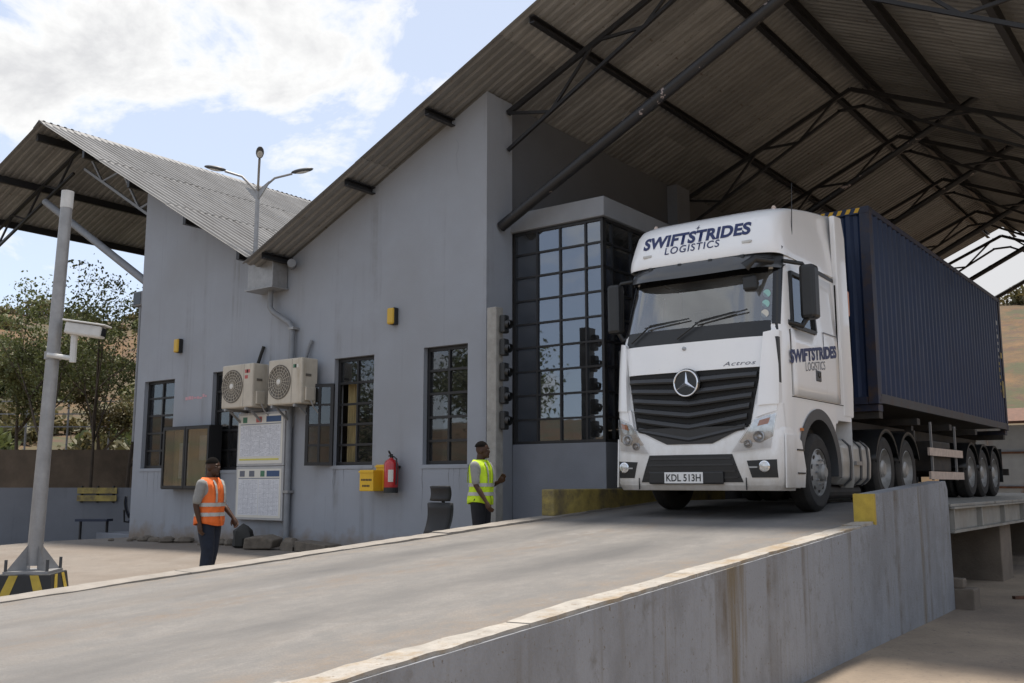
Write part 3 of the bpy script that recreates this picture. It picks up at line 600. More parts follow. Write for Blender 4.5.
# floor, ceiling and rear partition of the rooms behind the windows
obj('room_floor', box((BX0 + 0.21, YF + 0.252, 0.25), (BX1 - 0.31, 18.0, 0.35)), 'interior_floor', bld)
obj('room_ceiling', box((BX0 + 0.21, YF + 0.252, 4.2), (BX1 - 0.31, 18.0, 4.3)), 'interior', bld)
obj('room_partition', box((BX0 + 0.21, 17.2, 0.352), (BX1 - 0.31, 17.3, 4.198)), 'interior', bld)
for x in (-19.2, -15.2, -12.7): obj('room_partition', box((x, YF + 0.252, 0.352), (x + 0.1, 17.198, 4.198)), 'interior', bld)
PANE = box((-0.5, -0.5, -0.5), (0.5, 0.5, 0.5)).mesh('pane')
PANE2 = box((-0.5, -0.5, -0.5), (0.5, 0.5, 0.5)).mesh('pane')
def gridwin(parent, name, org, u, us, zs, nrm, gm='window_glass', bar=0.045, me=PANE, skip=()):
    # org: point at u=0; u: horizontal direction; us, zs: cumulative positions of bars; nrm: outward normal
    u = Vector(u); nrm = Vector(nrm); org = Vector(org); mb = MB()
    for i, s in enumerate(us):
        w = bar * (1.5 if i in (0, len(us) - 1) else 1); ss = s + (w / 2 if i == 0 else (-w / 2 if i == len(us) - 1 else 0))
        p = org + u * ss; mb.bar((p.x, p.y, zs[0]), (p.x, p.y, zs[-1]), w, 0.05, upv=tuple(nrm))
    for j, z in enumerate(zs):
        w = bar * (1.5 if j in (0, len(zs) - 1) else 1); zz = z + (w / 2 if j == 0 else (-w / 2 if j == len(zs) - 1 else 0))
        p = org + u * us[0]; q = org + u * us[-1]; off = nrm * 0.003
        p = p + off; q = q + off; mb.bar((p.x, p.y, zz), (q.x, q.y, zz), 0.048, w)
    f = obj(name, mb, 'window_frame', parent); rr = random.Random(int(org.x * 100))
    R = Matrix((( u.x, nrm.x, 0, 0), (u.y, nrm.y, 0, 0), (0, 0, 1, 0), (0, 0, 0, 1)))
    for i in range(len(us) - 1):
        for j in range(len(zs) - 1):
            if (i, j) in skip: continue
            c = org + u * ((us[i] + us[i + 1]) / 2) + Vector((0, 0, (zs[j] + zs[j + 1]) / 2)) - nrm * 0.008
            m = Matrix.Translation(c) @ R @ Matrix.Rotation(rr.uniform(-0.008, 0.008), 4, 'Z') @ Matrix.Rotation(rr.uniform(-0.008, 0.008), 4, 'X') @ Matrix.Diagonal((us[i + 1] - us[i] - 0.01, 0.005, zs[j + 1] - zs[j] - 0.01, 1))
            obj('pane', me, gm, f, m)
    return f
def lin(a, b, n): return [a + (b - a) * i / n for i in range(n + 1)]
for k, (a, b, z0, z1) in enumerate(OPEN):
    zs = lin(z0, z1, 5); sk = ()
    if k == 2: zs = [z0, z0 + 0.40, z0 + 0.80, z0 + 1.2, z0 + 1.62, z1]; sk = [(0, 0), (0, 1), (0, 2), (0, 3)]
    us = lin(0, b - a, 2)
    gridwin(bld, 'window', (a, YF + 0.13, 0), (1, 0, 0), us, zs, (0, -1, 0), skip=sk)
    obj('window_sill', box((a - 0.03, YF - 0.015, z0 - 0.07), (b + 0.03, YF + 0.10, z0 - 0.004)), 'wall_paint', bld)
# casement standing open on the third window
ang = radians(-158); u = Vector((cos(ang), sin(ang), 0)); n_ = Vector((u.y, -u.x, 0))
hx = OPEN[2][0] + 0.03
gridwin(bld, 'open_casement', (hx, YF - 0.02, 0), tuple(u), lin(0, 0.60, 2), [1.74, 2.14, 2.54, 2.94, 3.36], tuple(n_))
# things seen inside
cur_spots = [(-14.3, 15.2, 0.6, 'wood', 2.4, 'tall brown wooden cupboard inside the open casement window'), (-13.6, 16.3, 0.5, 'wood', 2.9, 'brown wooden shelf unit deep inside the office behind the extinguisher'), (-11.6, 15.6, 0.5, 'wood', 2.3, 'brown cabinet inside the rightmost facade window')]
for x, y, w, m, h, lab in cur_spots:
    mb = box((x - w / 2, y, 0.352), (x + w / 2, y + 0.4, h)); mb.box((x - w / 2 + 0.03, y - 0.02, 0.4), (x - 0.01, y - 0.002, h - 0.05)).box((x + 0.01, y - 0.02, 0.4), (x + w / 2 - 0.03, y - 0.002, h - 0.05))
    tag(obj('cupboard', mb, m), lab, 'cupboard')
def curtain(x0, x1, y, z0, z1, label):
    n = 40; mb = MB().grid(lambda i, j: (lerp(x0, x1, i / n), y + 0.03 * sin(i * 1.1), (z0, z1)[j]), n, 1); tag(obj('curtain', mb, 'curtain'), label, 'curtain')
curtain(-14.42, -14.05, YF + 0.34, 1.6, 3.9, 'tan curtain bunched behind the open casement window')
# hairline cracks
for x, z, ln, sd_ in ((-11.30, 7.75, 0.7, 1),):
    r_ = random.Random(sd_); pts = [(x + r_.uniform(-0.05, 0.05), YF + 0.001, z - ln * k / 7) for k in range(8)]; obj('crack', MB().tube(pts, 0.0035, 4), 'plinth_paint', bld)
r_ = random.Random(12)
for (a, b, z0, z1) in OPEN:
    for q in range(4):
        x = r_.uniform(a - 0.03, b + 0.03); w_ = r_.uniform(0.012, 0.035); ln_ = r_.uniform(0.25, 0.9); n_s = 5
        obj('drip_stain', MB().add([(x + w_ * (1 - k / n_s) * sd_ + 0.01 * sin(k * 2.1 + q), YF - 0.0015, z0 - 0.075 - ln_ * k / n_s) for k in range(n_s + 1) for sd_ in (-0.5, 0.5)], [(2 * k, 2 * k + 1, 2 * k + 3, 2 * k + 2) for k in range(n_s)]).mesh('drip', fix=False), 'drip_dirt', bld)
# bay window
BYF, BXF, BYE = 13.96, -8.62, 17.6
bay = obj('bay_plinth', box((BX1 - 0.0, BYF, -0.3), (BXF, BYE, 2.08)), 'plinth_paint', bld, bevel=0.01)
mb = MB().box((BX1 - 0.04, BYF - 0.05, 5.98), (BXF + 0.05, BYE, 6.33)); obj('bay_cornice', mb, 'cornice_paint', bld, bevel=0.015)
obj('bay_lining', box((BX1 - 0.045, BYF + 0.1, 2.082), (BX1 + 0.005, BYE, 5.978)), 'interior', bld)
obj('bay_rear', box((BX1 + 0.01, BYE - 0.15, 2.082), (BXF - 0.01, BYE - 0.01, 5.978)), 'plinth_paint', bld)
zs = lin(2.082, 5.978, 9)
W = BXF - BX1 - 0.04
gridwin(bld, 'bay_window', (BX1 + 0.02, BYF + 0.05, 0), (1, 0, 0), [0, W * 0.27, W * 0.53, W * 0.81, W], zs, (0, -1, 0), 'bay_glass', 0.034, PANE2)
gridwin(bld, 'bay_window', (BXF - 0.05, BYF + 0.08, 0), (0, 1, 0), [0, 0.28, 0.95, 1.6, 2.25, 2.9, 3.5], zs, (1, 0, 0), 'bay_glass', 0.034, PANE2)
# rainwater box and downpipe at the valley
HS = 0.30
rb = thing('rainwater_box', 'galvanised rainwater box with bent grey downpipe under the roof valley', 'downpipe', (-16.6, YF, 5.4))
obj('hopper', box((-17.1 + HS, YF - 0.42, 5.47), (-16.28 + HS, YF - 0.02, 6.10)), 'galv', rb, bevel=0.015)
obj('hopper_flange', box((-17.14 + HS, YF - 0.46, 5.44), (-16.24 + HS, YF - 0.005, 5.469)), 'galv', rb)
obj('pipe', MB().tube([(-16.32, YF - 0.18, 5.44), (-16.32, YF - 0.18, 5.08), (-16.25, YF - 0.15, 4.98), (-15.76, YF - 0.11, 4.70), (-15.68, YF - 0.10, 4.6), (-15.66, YF - 0.10, 0.12)], 0.062, 12).mesh('pipe', 50), 'grey_pipe', rb)
obj('overflow', MB().tube([(-15.85, YF - 0.02, 5.95), (-15.55, YF - 0.28, 5.92)], 0.09, 12).mesh('overflow', 40), 'grey_pipe', rb)
for z in (4.55, 1.2): obj('bracket', box((-15.735, YF - 0.17, z), (-15.57, YF - 0.01, z + 0.05)), 'galv', rb)
for x in (-11.4, -13.47, -15.85): pass

# ------------------------------------------------------------------ things on the facade
def ac_unit(x, label, logo):
    t = thing('air_conditioner', label, 'air conditioner', (x, YF, 2.9), 0, 'outdoor units on the facade')
    y1 = YF - 0.13; y0 = y1 - 0.42; w = 1.03; h = 0.92; z = 2.95
    b = obj('casing', box((x, y0, z), (x + w, y1, z + h)), 'ac_cream', t, bevel=0.03)
    cx, cz, r = x + 0.36, z + h * 0.5, 0.335
    obj('fan_well', MB().lathe([(r + 0.015, 0), (r + 0.015, -0.012), (r, -0.012), (r - 0.02, -0.004), (0.0, -0.004)], 32, 'y', (cx, y0, cz)).mesh('fan_well', 40), 'ac_mesh', t)
    mb = MB()
    for q in range(5): 
        rr = 0.08 + q * 0.06; mb.tube([(cx + rr * cos(2 * pi * k / 24), y0 - 0.014, cz + rr * sin(2 * pi * k / 24)) for k in range(25)], 0.005, 4, False)
    for k in range(20):
        a = 2 * pi * k / 20; mb.bar((cx + 0.05 * cos(a), y0 - 0.014, cz + 0.05 * sin(a)), (cx + r * cos(a), y0 - 0.014, cz + r * sin(a)), 0.007)
    obj('fan_guard', mb, 'ac_cream', t)
    obj('fan_hub', MB().lathe([(0.055, -0.01), (0.055, -0.028), (0.03, -0.034), (0, -0.034)], 16, 'y', (cx, y0, cz)).mesh('fan_hub', 40), 'ac_hub', t)
    obj('valve_cover', box((x + w, y0 + 0.08, z + 0.06), (x + w + 0.05, y0 + 0.30, z + 0.34)), 'ac_cream', t, bevel=0.015)
    obj('handle', box((x + w, y0 + 0.10, z + 0.55), (x + w + 0.012, y0 + 0.24, z + 0.60)), 'ac_mesh', t)
    for q, m in enumerate(logo): obj('badge', box((x + 0.77 + 0.06 * (q % 2), y0 - 0.003, z + 0.72 - 0.12 * (q // 2)), (x + 0.87 + 0.06 * (q % 2), y0 + 0.002, z + 0.79 - 0.12 * (q // 2))), m, t)
    obj('panel_seam', box((x + 0.73, y0 - 0.002, z + 0.02), (x + 0.738, y0 + 0.002, z + h - 0.02)), 'ac_mesh', t)
    for xx in (x + 0.15, x + w - 0.2):
        obj('bracket', MB().box((xx, y0 - 0.03, z - 0.055), (xx + 0.05, YF - 0.005, z - 0.005)).bar((xx + 0.025, YF - 0.01, z - 0.38), (xx + 0.025, y0 + 0.12, z - 0.06), 0.04).box((xx, YF - 0.045, z - 0.42), (xx + 0.05, YF - 0.005, z - 0.056)), 'galv', t)
    obj('refrigerant_pipe', MB().tube([(x + 0.55, YF - 0.09, z + h - 0.05), (x + 0.66, YF - 0.07, z + h + 0.25), (x + 0.72, YF - 0.05, z + h + 0.42)], 0.035, 8).mesh('refrigerant_pipe', 40), 'bag_black' if logo[0] == 'print_red' else 'grey_pipe', t)
    obj('drain_hose', MB().tube([(x + w + 0.03, y0 + 0.2, z + 0.1), (x + w + 0.08, y0 + 0.25, z - 0.05), (x + w + 0.05, YF - 0.05, z - 0.25), (x + w + 0.03, YF - 0.03, z - 0.6)], 0.015, 6).mesh('drain_hose', 60), 'galv', t)
ac_unit(-17.36, 'cream outdoor air-conditioner with red badge, the left of the pair', ['print_red', 'print_red', 'print_red'])
ac_unit(-15.84, 'cream outdoor air-conditioner with green badge, beside the open casement', ['print_green', 'paper_head'])
# glazed notice cabinet
nc = thing('notice_cabinet', 'black framed glass cabinet with pale interior on the wall behind the orange vest man', 'cabinet', (-18.9, YF, 1.2))
a, b, z0, z1, yb = -19.78, -18.02, 1.26, 2.66, YF - 0.30
mb = MB().box((a, yb, z0), (a + 0.06, YF - 0.005, z1)).box((b - 0.06, yb, z0), (b, YF - 0.005, z1)).box((a + 0.06, yb, z1 - 0.06), (b - 0.06, YF - 0.005, z1)).box((a + 0.06, yb, z0), (b - 0.06, YF - 0.005, z0 + 0.06)).box((a + 0.06, YF - 0.03, z0 + 0.06), (b - 0.06, YF - 0.005, z1 - 0.06))
obj('case', mb, 'window_frame', nc)
obj('lining', box((a + 0.062, YF - 0.05, z0 + 0.062), (b - 0.062, YF - 0.032, z1 - 0.062)), 'curtain', nc)
mid = (a + b) / 2
for p, q in ((a + 0.02, mid - 0.01), (mid + 0.01, b - 0.02)):
    d = obj('door', MB().box((p, yb - 0.03, z0 + 0.02), (p + 0.06, yb - 0.003, z1 - 0.02)).box((q - 0.06, yb - 0.03, z0 + 0.02), (q, yb - 0.003, z1 - 0.02)).box((p + 0.06, yb - 0.03, z1 - 0.08), (q - 0.06, yb - 0.003, z1 - 0.02)).box((p + 0.06, yb - 0.03, z0 + 0.02), (q - 0.06, yb - 0.003, z0 + 0.08)), 'window_frame', nc)
    obj('pane', box((p + 0.06, yb - 0.018, z0 + 0.08), (q - 0.06, yb - 0.012, z1 - 0.08)), 'clear_glass', d)
for x0, x1, za, zb in ((-19.5, -19.15, 1.5, 2.3), (-18.75, -18.5, 1.9, 2.45), (-18.5, -18.2, 1.4, 1.8)): obj('notice_sheet', box((x0, YF - 0.062, za), (x1, YF - 0.056, zb)), 'paper_head', nc)
# two framed boards of printed notices
def board(label, z0, z1, cols, head):
    t = thing('notice_board', label, 'notice board', (-16.5, YF, z0), 0, 'notice boards')
    a, b, y = -17.27, -15.74, YF - 0.16
    obj('frame', box((a, y, z0), (b, YF - 0.11 if False else YF - 0.005, z1)), 'board_frame', t, bevel=0.012)
    obj('backing', box((a + 0.05, y - 0.006, z0 + 0.05), (b - 0.05, y - 0.001, z1 - 0.05)), 'paper_head', t)
    w = (b - a - 0.2) / cols
    for k in range(cols):
        xx = a + 0.1 + k * w; me = box((xx + 0.008, y - 0.010, z0 + (0.20 if cols == 1 else 0.10)), (xx + w - 0.008, y - 0.0062, z1 - 0.27)); obj('printed_sheet', me, 'printed_paper', t)
    r_ = random.Random(cols); pm = MB()
    for k in range(cols):
        xx = a + 0.1 + k * w + 0.03; zz = z1 - 0.30; zend = z0 + (0.22 if cols == 1 else 0.12)
        while zz > zend:
            q = xx
            while q < a + 0.1 + (k + 1) * w - 0.06:
                ln_ = r_.uniform(0.02, 0.11)
                if r_.random() < 0.82: pm.add([(q, y - 0.0112, zz), (min(q + ln_, a + 0.1 + (k + 1) * w - 0.03), y - 0.0112, zz), (min(q + ln_, a + 0.1 + (k + 1) * w - 0.03), y - 0.0112, zz + 0.0055), (q, y - 0.0112, zz + 0.0055)], [(0, 1, 2, 3)])
                q += ln_ + 0.018
            zz -= 0.026
        for c_ in range(1, 4): q = xx + (w - 0.06) * c_ / 4; pm.add([(q, y - 0.0114, zend), (q + 0.004, y - 0.0114, zend), (q + 0.004, y - 0.0114, z1 - 0.28), (q, y - 0.0114, z1 - 0.28)], [(0, 1, 2, 3)])
    po = obj('printed_lines', pm.mesh('printed_lines', fix=False), 'print_grey', t); po['kind'] = 'stuff'
    for x0, x1, m in head: obj('header_mark', box((a + x0, y - 0.010, z1 - 0.21), (a + x1, y - 0.0062, z1 - 0.09)), m, t)
    obj('header_rule', box((a + 0.1, y - 0.009, z1 - 0.252), (b - 0.1, y - 0.0062, z1 - 0.24)), 'print_blue', t)
    if cols == 1: obj('footer_strip', box((a + 0.1, y - 0.009, z0 + 0.12), (b - 0.15, y - 0.0062, z0 + 0.155)), 'print_yellow', t)
board('upper framed board of printed notices with yellow footer line, below the air-conditioners', 1.75, 2.87, 1, [(0.18, 0.32, 'print_green'), (0.62, 0.80, 'print_red'), (0.95, 1.42, 'print_blue')])
board('lower framed board of printed notices in two columns, above the rubble', 0.64, 1.742, 2, [(0.14, 0.30, 'text_grey'), (0.45, 0.62, 'text_grey'), (0.82, 0.95, 'print_green'), (1.02, 1.42, 'print_blue')])
# yellow boxes, extinguisher
def ybox(x0, x1, z0, z1, y, label, marks):
    t = thing('yellow_box', label, 'box', (x0, y, z0), 0, 'yellow wall boxes')
    obj('body', box((x0, y - 0.26, z0), (x1, YF - 0.004 if y > 13 else y, z1)), 'bright_yellow', t, bevel=0.012)
    obj('lid', box((x0 - 0.012, y - 0.275, z1 - 0.05), (x1 + 0.012, y - 0.262, z1 - 0.02)), 'bright_yellow', t)
    if marks:
        for za, xa, xb in ((z1 - 0.20, 0.05, 0.30), (z1 - 0.31, 0.08, 0.27)):
            xx = x0 + xa
            while xx < x0 + xb: obj('print_mark', box((xx, y - 0.2635, za), (xx + 0.028, y - 0.2603, za + 0.035)), 'black_paint', t); xx += 0.04
ybox(-13.30, -12.94, 1.25, 1.64, YF - 0.12, 'yellow wall box with black print, in front of its twin', True)
ybox(-13.12, -12.82, 1.28, 1.74, YF + 0.001 + 0.12, 'plain yellow wall box mostly hidden behind the printed one', False)
fe = thing('fire_extinguisher', 'red fire extinguisher with pale label hung beside the yellow boxes', 'fire extinguisher', (-12.66, YF - 0.19, 1.2))
c = (-12.66, YF - 0.20, 1.22)
obj('cylinder', MB().lathe([(0.13, 0.10), (0.132, 0.12), (0.132, 0.52), (0.11, 0.58), (0.05, 0.615), (0.035, 0.64)], 20, 'z', c).mesh('cylinder', 50), 'red_paint', fe)
obj('foot_ring', MB().lathe([(0.10, 0.0), (0.134, 0.0), (0.134, 0.10), (0.10, 0.105)], 20, 'z', c).mesh('foot_ring', 40), 'black_paint', fe)
obj('valve', MB().lathe([(0.03, 0.63), (0.032, 0.70), (0.02, 0.71)], 12, 'z', c), 'black_paint', fe)
obj('lever', MB().bar((c[0] - 0.02, c[1], c[2] + 0.70), (c[0] + 0.03, c[1] - 0.10, c[2] + 0.76), 0.025).bar((c[0], c[1], c[2] + 0.68), (c[0] + 0.02, c[1] - 0.09, c[2] + 0.67), 0.02), 'black_paint', fe)
obj('hose', MB().tube([(c[0] + 0.02, c[1], c[2] + 0.68), (c[0] + 0.15, c[1] - 0.02, c[2] + 0.62), (c[0] + 0.165, c[1] - 0.02, c[2] + 0.4), (c[0] + 0.15, c[1] - 0.02, c[2] + 0.15)], 0.014, 8).mesh('hose', 60), 'black_paint', fe)
mb = MB().grid(lambda i, j: (c[0] + 0.1345 * sin(0.35 + i * 0.12), c[1] - 0.1345 * cos(0.35 + i * 0.12), c[2] + (0.2, 0.42)[j]), 6, 1); obj('instruction_label', mb, 'paper_head', fe)
obj('wall_bracket', box((c[0] - 0.05, c[1] + 0.10, c[2] + 0.45), (c[0] + 0.05, YF - 0.004, c[2] + 0.5)), 'black_paint', fe)
for x, z, lab in ((-19.84, 4.40, 'small amber wall lamp above the leftmost window and pink chalk mark'), (-12.93, 4.38, 'amber wall lamp high between the two right-hand facade windows')):
    t = thing('wall_lamp', lab, 'wall lamp', (x, YF, z), 0, 'amber wall lamps')
    obj('base', box((x + 0.06, YF - 0.11, z - 0.005), (x + 0.20, YF - 0.004, z + 0.325)), 'black_paint', t, bevel=0.015)
    obj('lens', box((x + 0.02, YF - 0.15, z), (x + 0.19, YF - 0.08, z + 0.32)), 'lamp_amber', t, bevel=0.035)
ch = thing('chalk_mark', 'faint pink chalk scribble on the wall above the glass cabinet', 'marking', (-19.0, YF - 0.002, 3.3))
rr = random.Random(5)
x = -19.45
while x < -18.65:
    w = rr.uniform(0.05, 0.12); z = 3.27 + rr.uniform(-0.01, 0.02) + (x + 19.45) * 0.05
    obj('stroke', box((x, YF - 0.004, z), (x + w, YF - 0.001, z + rr.uniform(0.03, 0.08))), 'pink_chalk', ch); x += w + 0.02
# cables on the wall and outrigger cracks are left to the plaster material
# lamp mast at the roof valley
lm = thing('lamp_mast', 'three-armed street lamp mast rising from the roof valley', 'street lamp', (-16.66, 12.85, 5.9))
P = Vector((-16.66, 12.85, 0))
obj('mast', MB().tube([P + Vector((0, 0, 5.5)), P + Vector((0, 0, 7.75))], [0.055, 0.045], 12).mesh('mast', 40), 'galv', lm)
obj('gusset', MB().prism([(P.x - 0.42, 7.80), (P.x, 7.42), (P.x + 0.42, 7.80), (P.x + 0.36, 7.80), (P.x, 7.66), (P.x - 0.36, 7.80)], P.y - 0.012, P.y + 0.012, 'y'), 'galv', lm)
for d, ln, hz in ((Vector((-0.80, -0.6, 0)), 1.18, 8.20), (Vector((0.80, 0.6, 0)), 1.18, 8.14), (Vector((0.80, -0.60, 0)), 1.0, 8.27)):
    d.normalize(); e = P + d * ln * 0.62 + Vector((0, 0, hz - 0.1)); f = P + d * ln + Vector((0, 0, hz))
    ar = obj('arm', MB().tube([P + Vector((0, 0, 7.62)), P + d * ln * 0.3 + Vector((0, 0, lerp(7.62, hz, 0.62))), e], 0.026, 8).mesh('arm', 50), 'galv', lm)
    s = Vector((-d.y, d.x, 0)); R = Matrix(((d.x, s.x, 0, e.x), (d.y, s.y, 0, e.y), (0, 0, 1, e.z + 0.03), (0, 0, 0, 1)))
    obj('lamp_head', MB().ellipsoid((0.22, 0, 0), (0.25, 0.085, 0.050), 14, 8).mesh('lamp_head', 60), 'dark_grey', lm, R @ Matrix.Rotation(-0.18, 4, 'Y'))
    obj('lens', MB().ellipsoid((0.22, 0, -0.02), (0.17, 0.065, 0.042), 12, 6).mesh('lens', 60), 'cctv_white', lm, R @ Matrix.Rotation(-0.18, 4, 'Y'))

# ------------------------------------------------------------------ yard things
# camera pole with chevron foot
cp = thing('camera_pole', 'tall grey steel pole on a black and yellow chevron block at the left edge', 'pole', (-10.02, 5.25, 0.1))
bx, by = -10.12, 5.17
lean = Matrix.Translation((bx, by, 0.56)) @ Matrix.Rotation(radians(1.3), 4, Vector((-RT.y, RT.x, 0)))
obj('shaft', MB().tube([(0, 0, 0), (0, 0, 3.92)], [0.076, 0.060], 16).mesh('shaft', 40), 'galv', cp, lean)
obj('cap', MB().tube([(0, 0, 3.80), (0, 0, 3.99)], 0.064, 16).mesh('cap', 40), 'cctv_white', cp, lean)
rotb = Matrix.Translation((bx, by, 0.06)) @ Matrix.Rotation(YAW + 0.12, 4, 'Z')
B, T, H = 0.31, 0.255, 0.43
obj('foot_block', MB().add([(-B, -B, 0), (B, -B, 0), (B, B, 0), (-B, B, 0), (-T, -T, H), (T, -T, H), (T, T, H), (-T, T, H)], [(3, 2, 1, 0), (4, 5, 6, 7), (0, 1, 5, 4), (1, 2, 6, 5), (2, 3, 7, 6), (3, 0, 4, 7)]), 'black_paint', cp, rotb, bevel=0.012)
def facept(s, h, side):
    e = lerp(B, T, h / H) + 0.004; x = s * lerp(B, T, h / H)
    return {0: (x, -e, h), 1: (e, x, h)}[side]
for side in (0, 1):
    for q in ([(-0.95, 0.02), (-0.60, 0.02), (-0.22, H - 0.01), (-0.55, H - 0.01)], [(0.95, 0.02), (0.60, 0.02), (0.22, H - 0.01), (0.55, H - 0.01)], [(-0.28, 0.02), (0.28, 0.02), (0.0, H * 0.55), (-0.001, H * 0.55)]):
        obj('chevron', MB().add([facept(s, h, side) for s, h in q], [(0, 1, 2, 3)]).mesh('chevron', fix=False), 'yellow_paint', cp, rotb)
obj('base_plate', box((-0.22, -0.22, H), (0.22, 0.22, H + 0.025)), 'galv', cp, rotb)
for i in (-1, 1):
    for j in (-1, 1):
        obj('anchor_bolt', MB().tube([(i * 0.20, j * 0.20, H - 0.02), (i * 0.20, j * 0.20, H + 0.14)], 0.016, 8).mesh('bolt', 40), 'dark_grey', cp, rotb)
        obj('gusset', MB().add([(i * 0.05, j * 0.05, H + 0.02), (i * 0.2, j * 0.2, H + 0.02), (i * 0.05, j * 0.05, H + 0.28)], [(0, 1, 2)]), 'galv', cp, rotb)
cc = thing('security_camera', 'white boxy security camera on an arm from the steel pole', 'camera', (bx + 0.5, by + 0.3, 2.7))
def cpt(r, f, z): p = Vector((bx, by, 0)) + RT * r + FW * f; return (p.x, p.y, z)
obj('arm', MB().tube([cpt(0.03, -0.08, 2.74), cpt(0.30, -0.08, 2.70)], 0.026, 8).tube([cpt(0.30, -0.08, 2.66), cpt(0.30, -0.08, 2.96)], 0.035, 8).mesh('arm', 40), 'cctv_white', cc)
obj('clamp', MB().tube([cpt(0.05, 0, 2.70), cpt(0.05, 0, 2.78)], 0.085, 14).mesh('clamp', 40), 'galv', cc)
RC = Matrix.Translation(cpt(0.36, -0.08, 3.02)) @ Matrix.Rotation(YAW, 4, 'Z') @ Matrix.Rotation(radians(8), 4, 'Y')
obj('housing', box((-0.14, -0.075, -0.075), (0.25, 0.075, 0.05)), 'cctv_white', cc, RC, bevel=0.02)
obj('sun_shield', box((-0.17, -0.095, 0.054), (0.29, 0.095, 0.072)), 'cctv_white', cc, RC, bevel=0.008)
obj('lens_window', box((0.248, -0.055, -0.05), (0.256, 0.055, 0.035)), 'gloss_black', cc, RC)

# signal post with stacked black signal heads
sp = thing('signal_post', 'pale concrete post with a stack of black signal heads beside the bay window', 'signal post', (-9.92, 12.6, 0.1))
obj('post', box((-10.02, 12.5, 0.0), (-9.82, 12.7, 4.31)), 'post_concrete', sp, bevel=0.015)
for k in range(5):
    z = 4.02 - k * 0.40
    h = obj('signal_head', box((-9.80, 12.56, z - 0.155 + 0.02 * (k % 2)), (-9.69, 12.70, z + 0.15)), 'black_plastic', sp, bevel=0.025)
    obj('hood', MB().tube([(-9.69, 12.63, z), (-9.62, 12.63, z - 0.02)], 0.075, 12, False).mesh('hood', 60), 'black_plastic', h)
    obj('lens', MB().lathe([(0.07, 0), (0.05, 0.015), (0, 0.02)], 14, 'x', (-9.69, 12.63, z)).mesh('lens', 60), 'gloss_black', h)
    obj('bracket', box((-9.82, 12.60, z - 0.03), (-9.795, 12.68, z + 0.03)), 'galv', sp)

# office chair
def office_chair(loc, rz, label, headrest=True, m='mesh_black'):
    t = thing('office_chair', label, 'office chair', loc, rz, 'office chairs'); k = dict(local=True)
    def back(i, j): x = lerp(-0.24, 0.24, i / 6) * (1 - 0.10 * (1 - j / 6)); z = lerp(0.56, 1.08, j / 6); return (x, 0.24 + 0.05 * sin(j * 0.5) + 0.10 * j / 6 - 0.03 * (1 - (x / 0.24) ** 2), z)
    o = obj('backrest', MB().grid(back, 6, 6).mesh('backrest', 60), m, t, **k); sm = o.modifiers.new('s', 'SOLIDIFY'); sm.thickness = 0.03
    fr = [back(i, 0) for i in range(7)] + [back(6, j) for j in range(1, 7)] + [back(i, 6) for i in range(5, -1, -1)] + [back(0, j) for j in range(5, -1, -1)]
    obj('back_frame', MB().tube(fr, 0.018, 6, False).mesh('back_frame', 60), 'black_plastic', t, **k)
    if headrest:
        def hr(i, j): a = -0.9 + 1.8 * j / 6; x = lerp(-0.19, 0.19, i / 6); return (x, 0.31 + 0.06 * cos(a) * 1.2 - 0.06 * (1 - (x / 0.19) ** 2), 1.24 + 0.125 * a / 0.9)
        o = obj('headrest', MB().grid(hr, 6, 6).mesh('headrest', 60), m, t, **k); sm = o.modifiers.new('s', 'SOLIDIFY'); sm.thickness = 0.035
        obj('headrest_stem', MB().bar((0, 0.40, 0.95), (0, 0.41, 1.25), 0.05, 0.02), 'black_plastic', t, **k)
    obj('seat', box((-0.25, -0.24, 0.44), (0.25, 0.24, 0.51)), m, t, bevel=0.03, **k)
    obj('back_stem', MB().tube([(0, 0.1, 0.42), (0, 0.34, 0.45), (0, 0.36, 0.75)], 0.025, 8).mesh('stem', 60), 'black_plastic', t, **k)
    obj('gas_column', MB().tube([(0, 0, 0.10), (0, 0, 0.43)], 0.03, 10), 'black_plastic', t, **k)
    for q in range(5):
        a = 2 * pi * q / 5; lg = obj('leg', MB().bar((0, 0, 0.12), (0.28 * cos(a), 0.28 * sin(a), 0.08), 0.05, 0.03), 'black_plastic', t, **k)
        obj('castor', MB().lathe([(0.03, -0.02), (0.03, 0.02)], 12, 'x', (0.28 * cos(a), 0.28 * sin(a), 0.031)), 'black_plastic', lg, **k)
    return t
oc = office_chair((-9.90, 10.86, 0.09), YAW - 0.75, 'black mesh office chair with headrest beside the yellow vest man'); oc.scale = (1.08, 1.0, 0.93)
# far corner by the perimeter wall
office_chair((-23.0, 14.4, -0.03), YAW + 1.9, 'dark blue office chair on the low step by the left corner of the building', False, 'chair_blue')
yb_ = thing('yellow_board', 'dull yellow plank board fixed to the far grey perimeter wall', 'board', tuple(FW * 27.3 + RT * -11.6 + Vector((0, 0, 0.9))))
p0 = FW * 27.33 + RT * -12.1; p1 = FW * 27.33 + RT * -11.0
for z in (0.98, 1.19): obj('plank', MB().bar((p0.x, p0.y, z), (p1.x, p1.y, z), 0.03, 0.16), 'dull_yellow', yb_)
for q_ in (0.1, 0.5, 0.9): p = p0.lerp(p1, q_) + FW * 0.04; obj('batten', MB().bar((p.x, p.y, 0.86), (p.x, p.y, 1.32), 0.05), 'steel_dark', yb_)
tb_ = thing('side_bench', 'dark low bench standing against the left building corner', 'bench', tuple(FW * 25.2 + RT * -10.6 + Vector((0, 0, -0.2))))
q0 = FW * 25.0 + RT * -11.0; q1 = FW * 25.0 + RT * -10.2
obj('seat', MB().bar((q0.x, q0.y, 0.47), (q1.x, q1.y, 0.47), 0.4, 0.06), 'chair_blue', tb_)
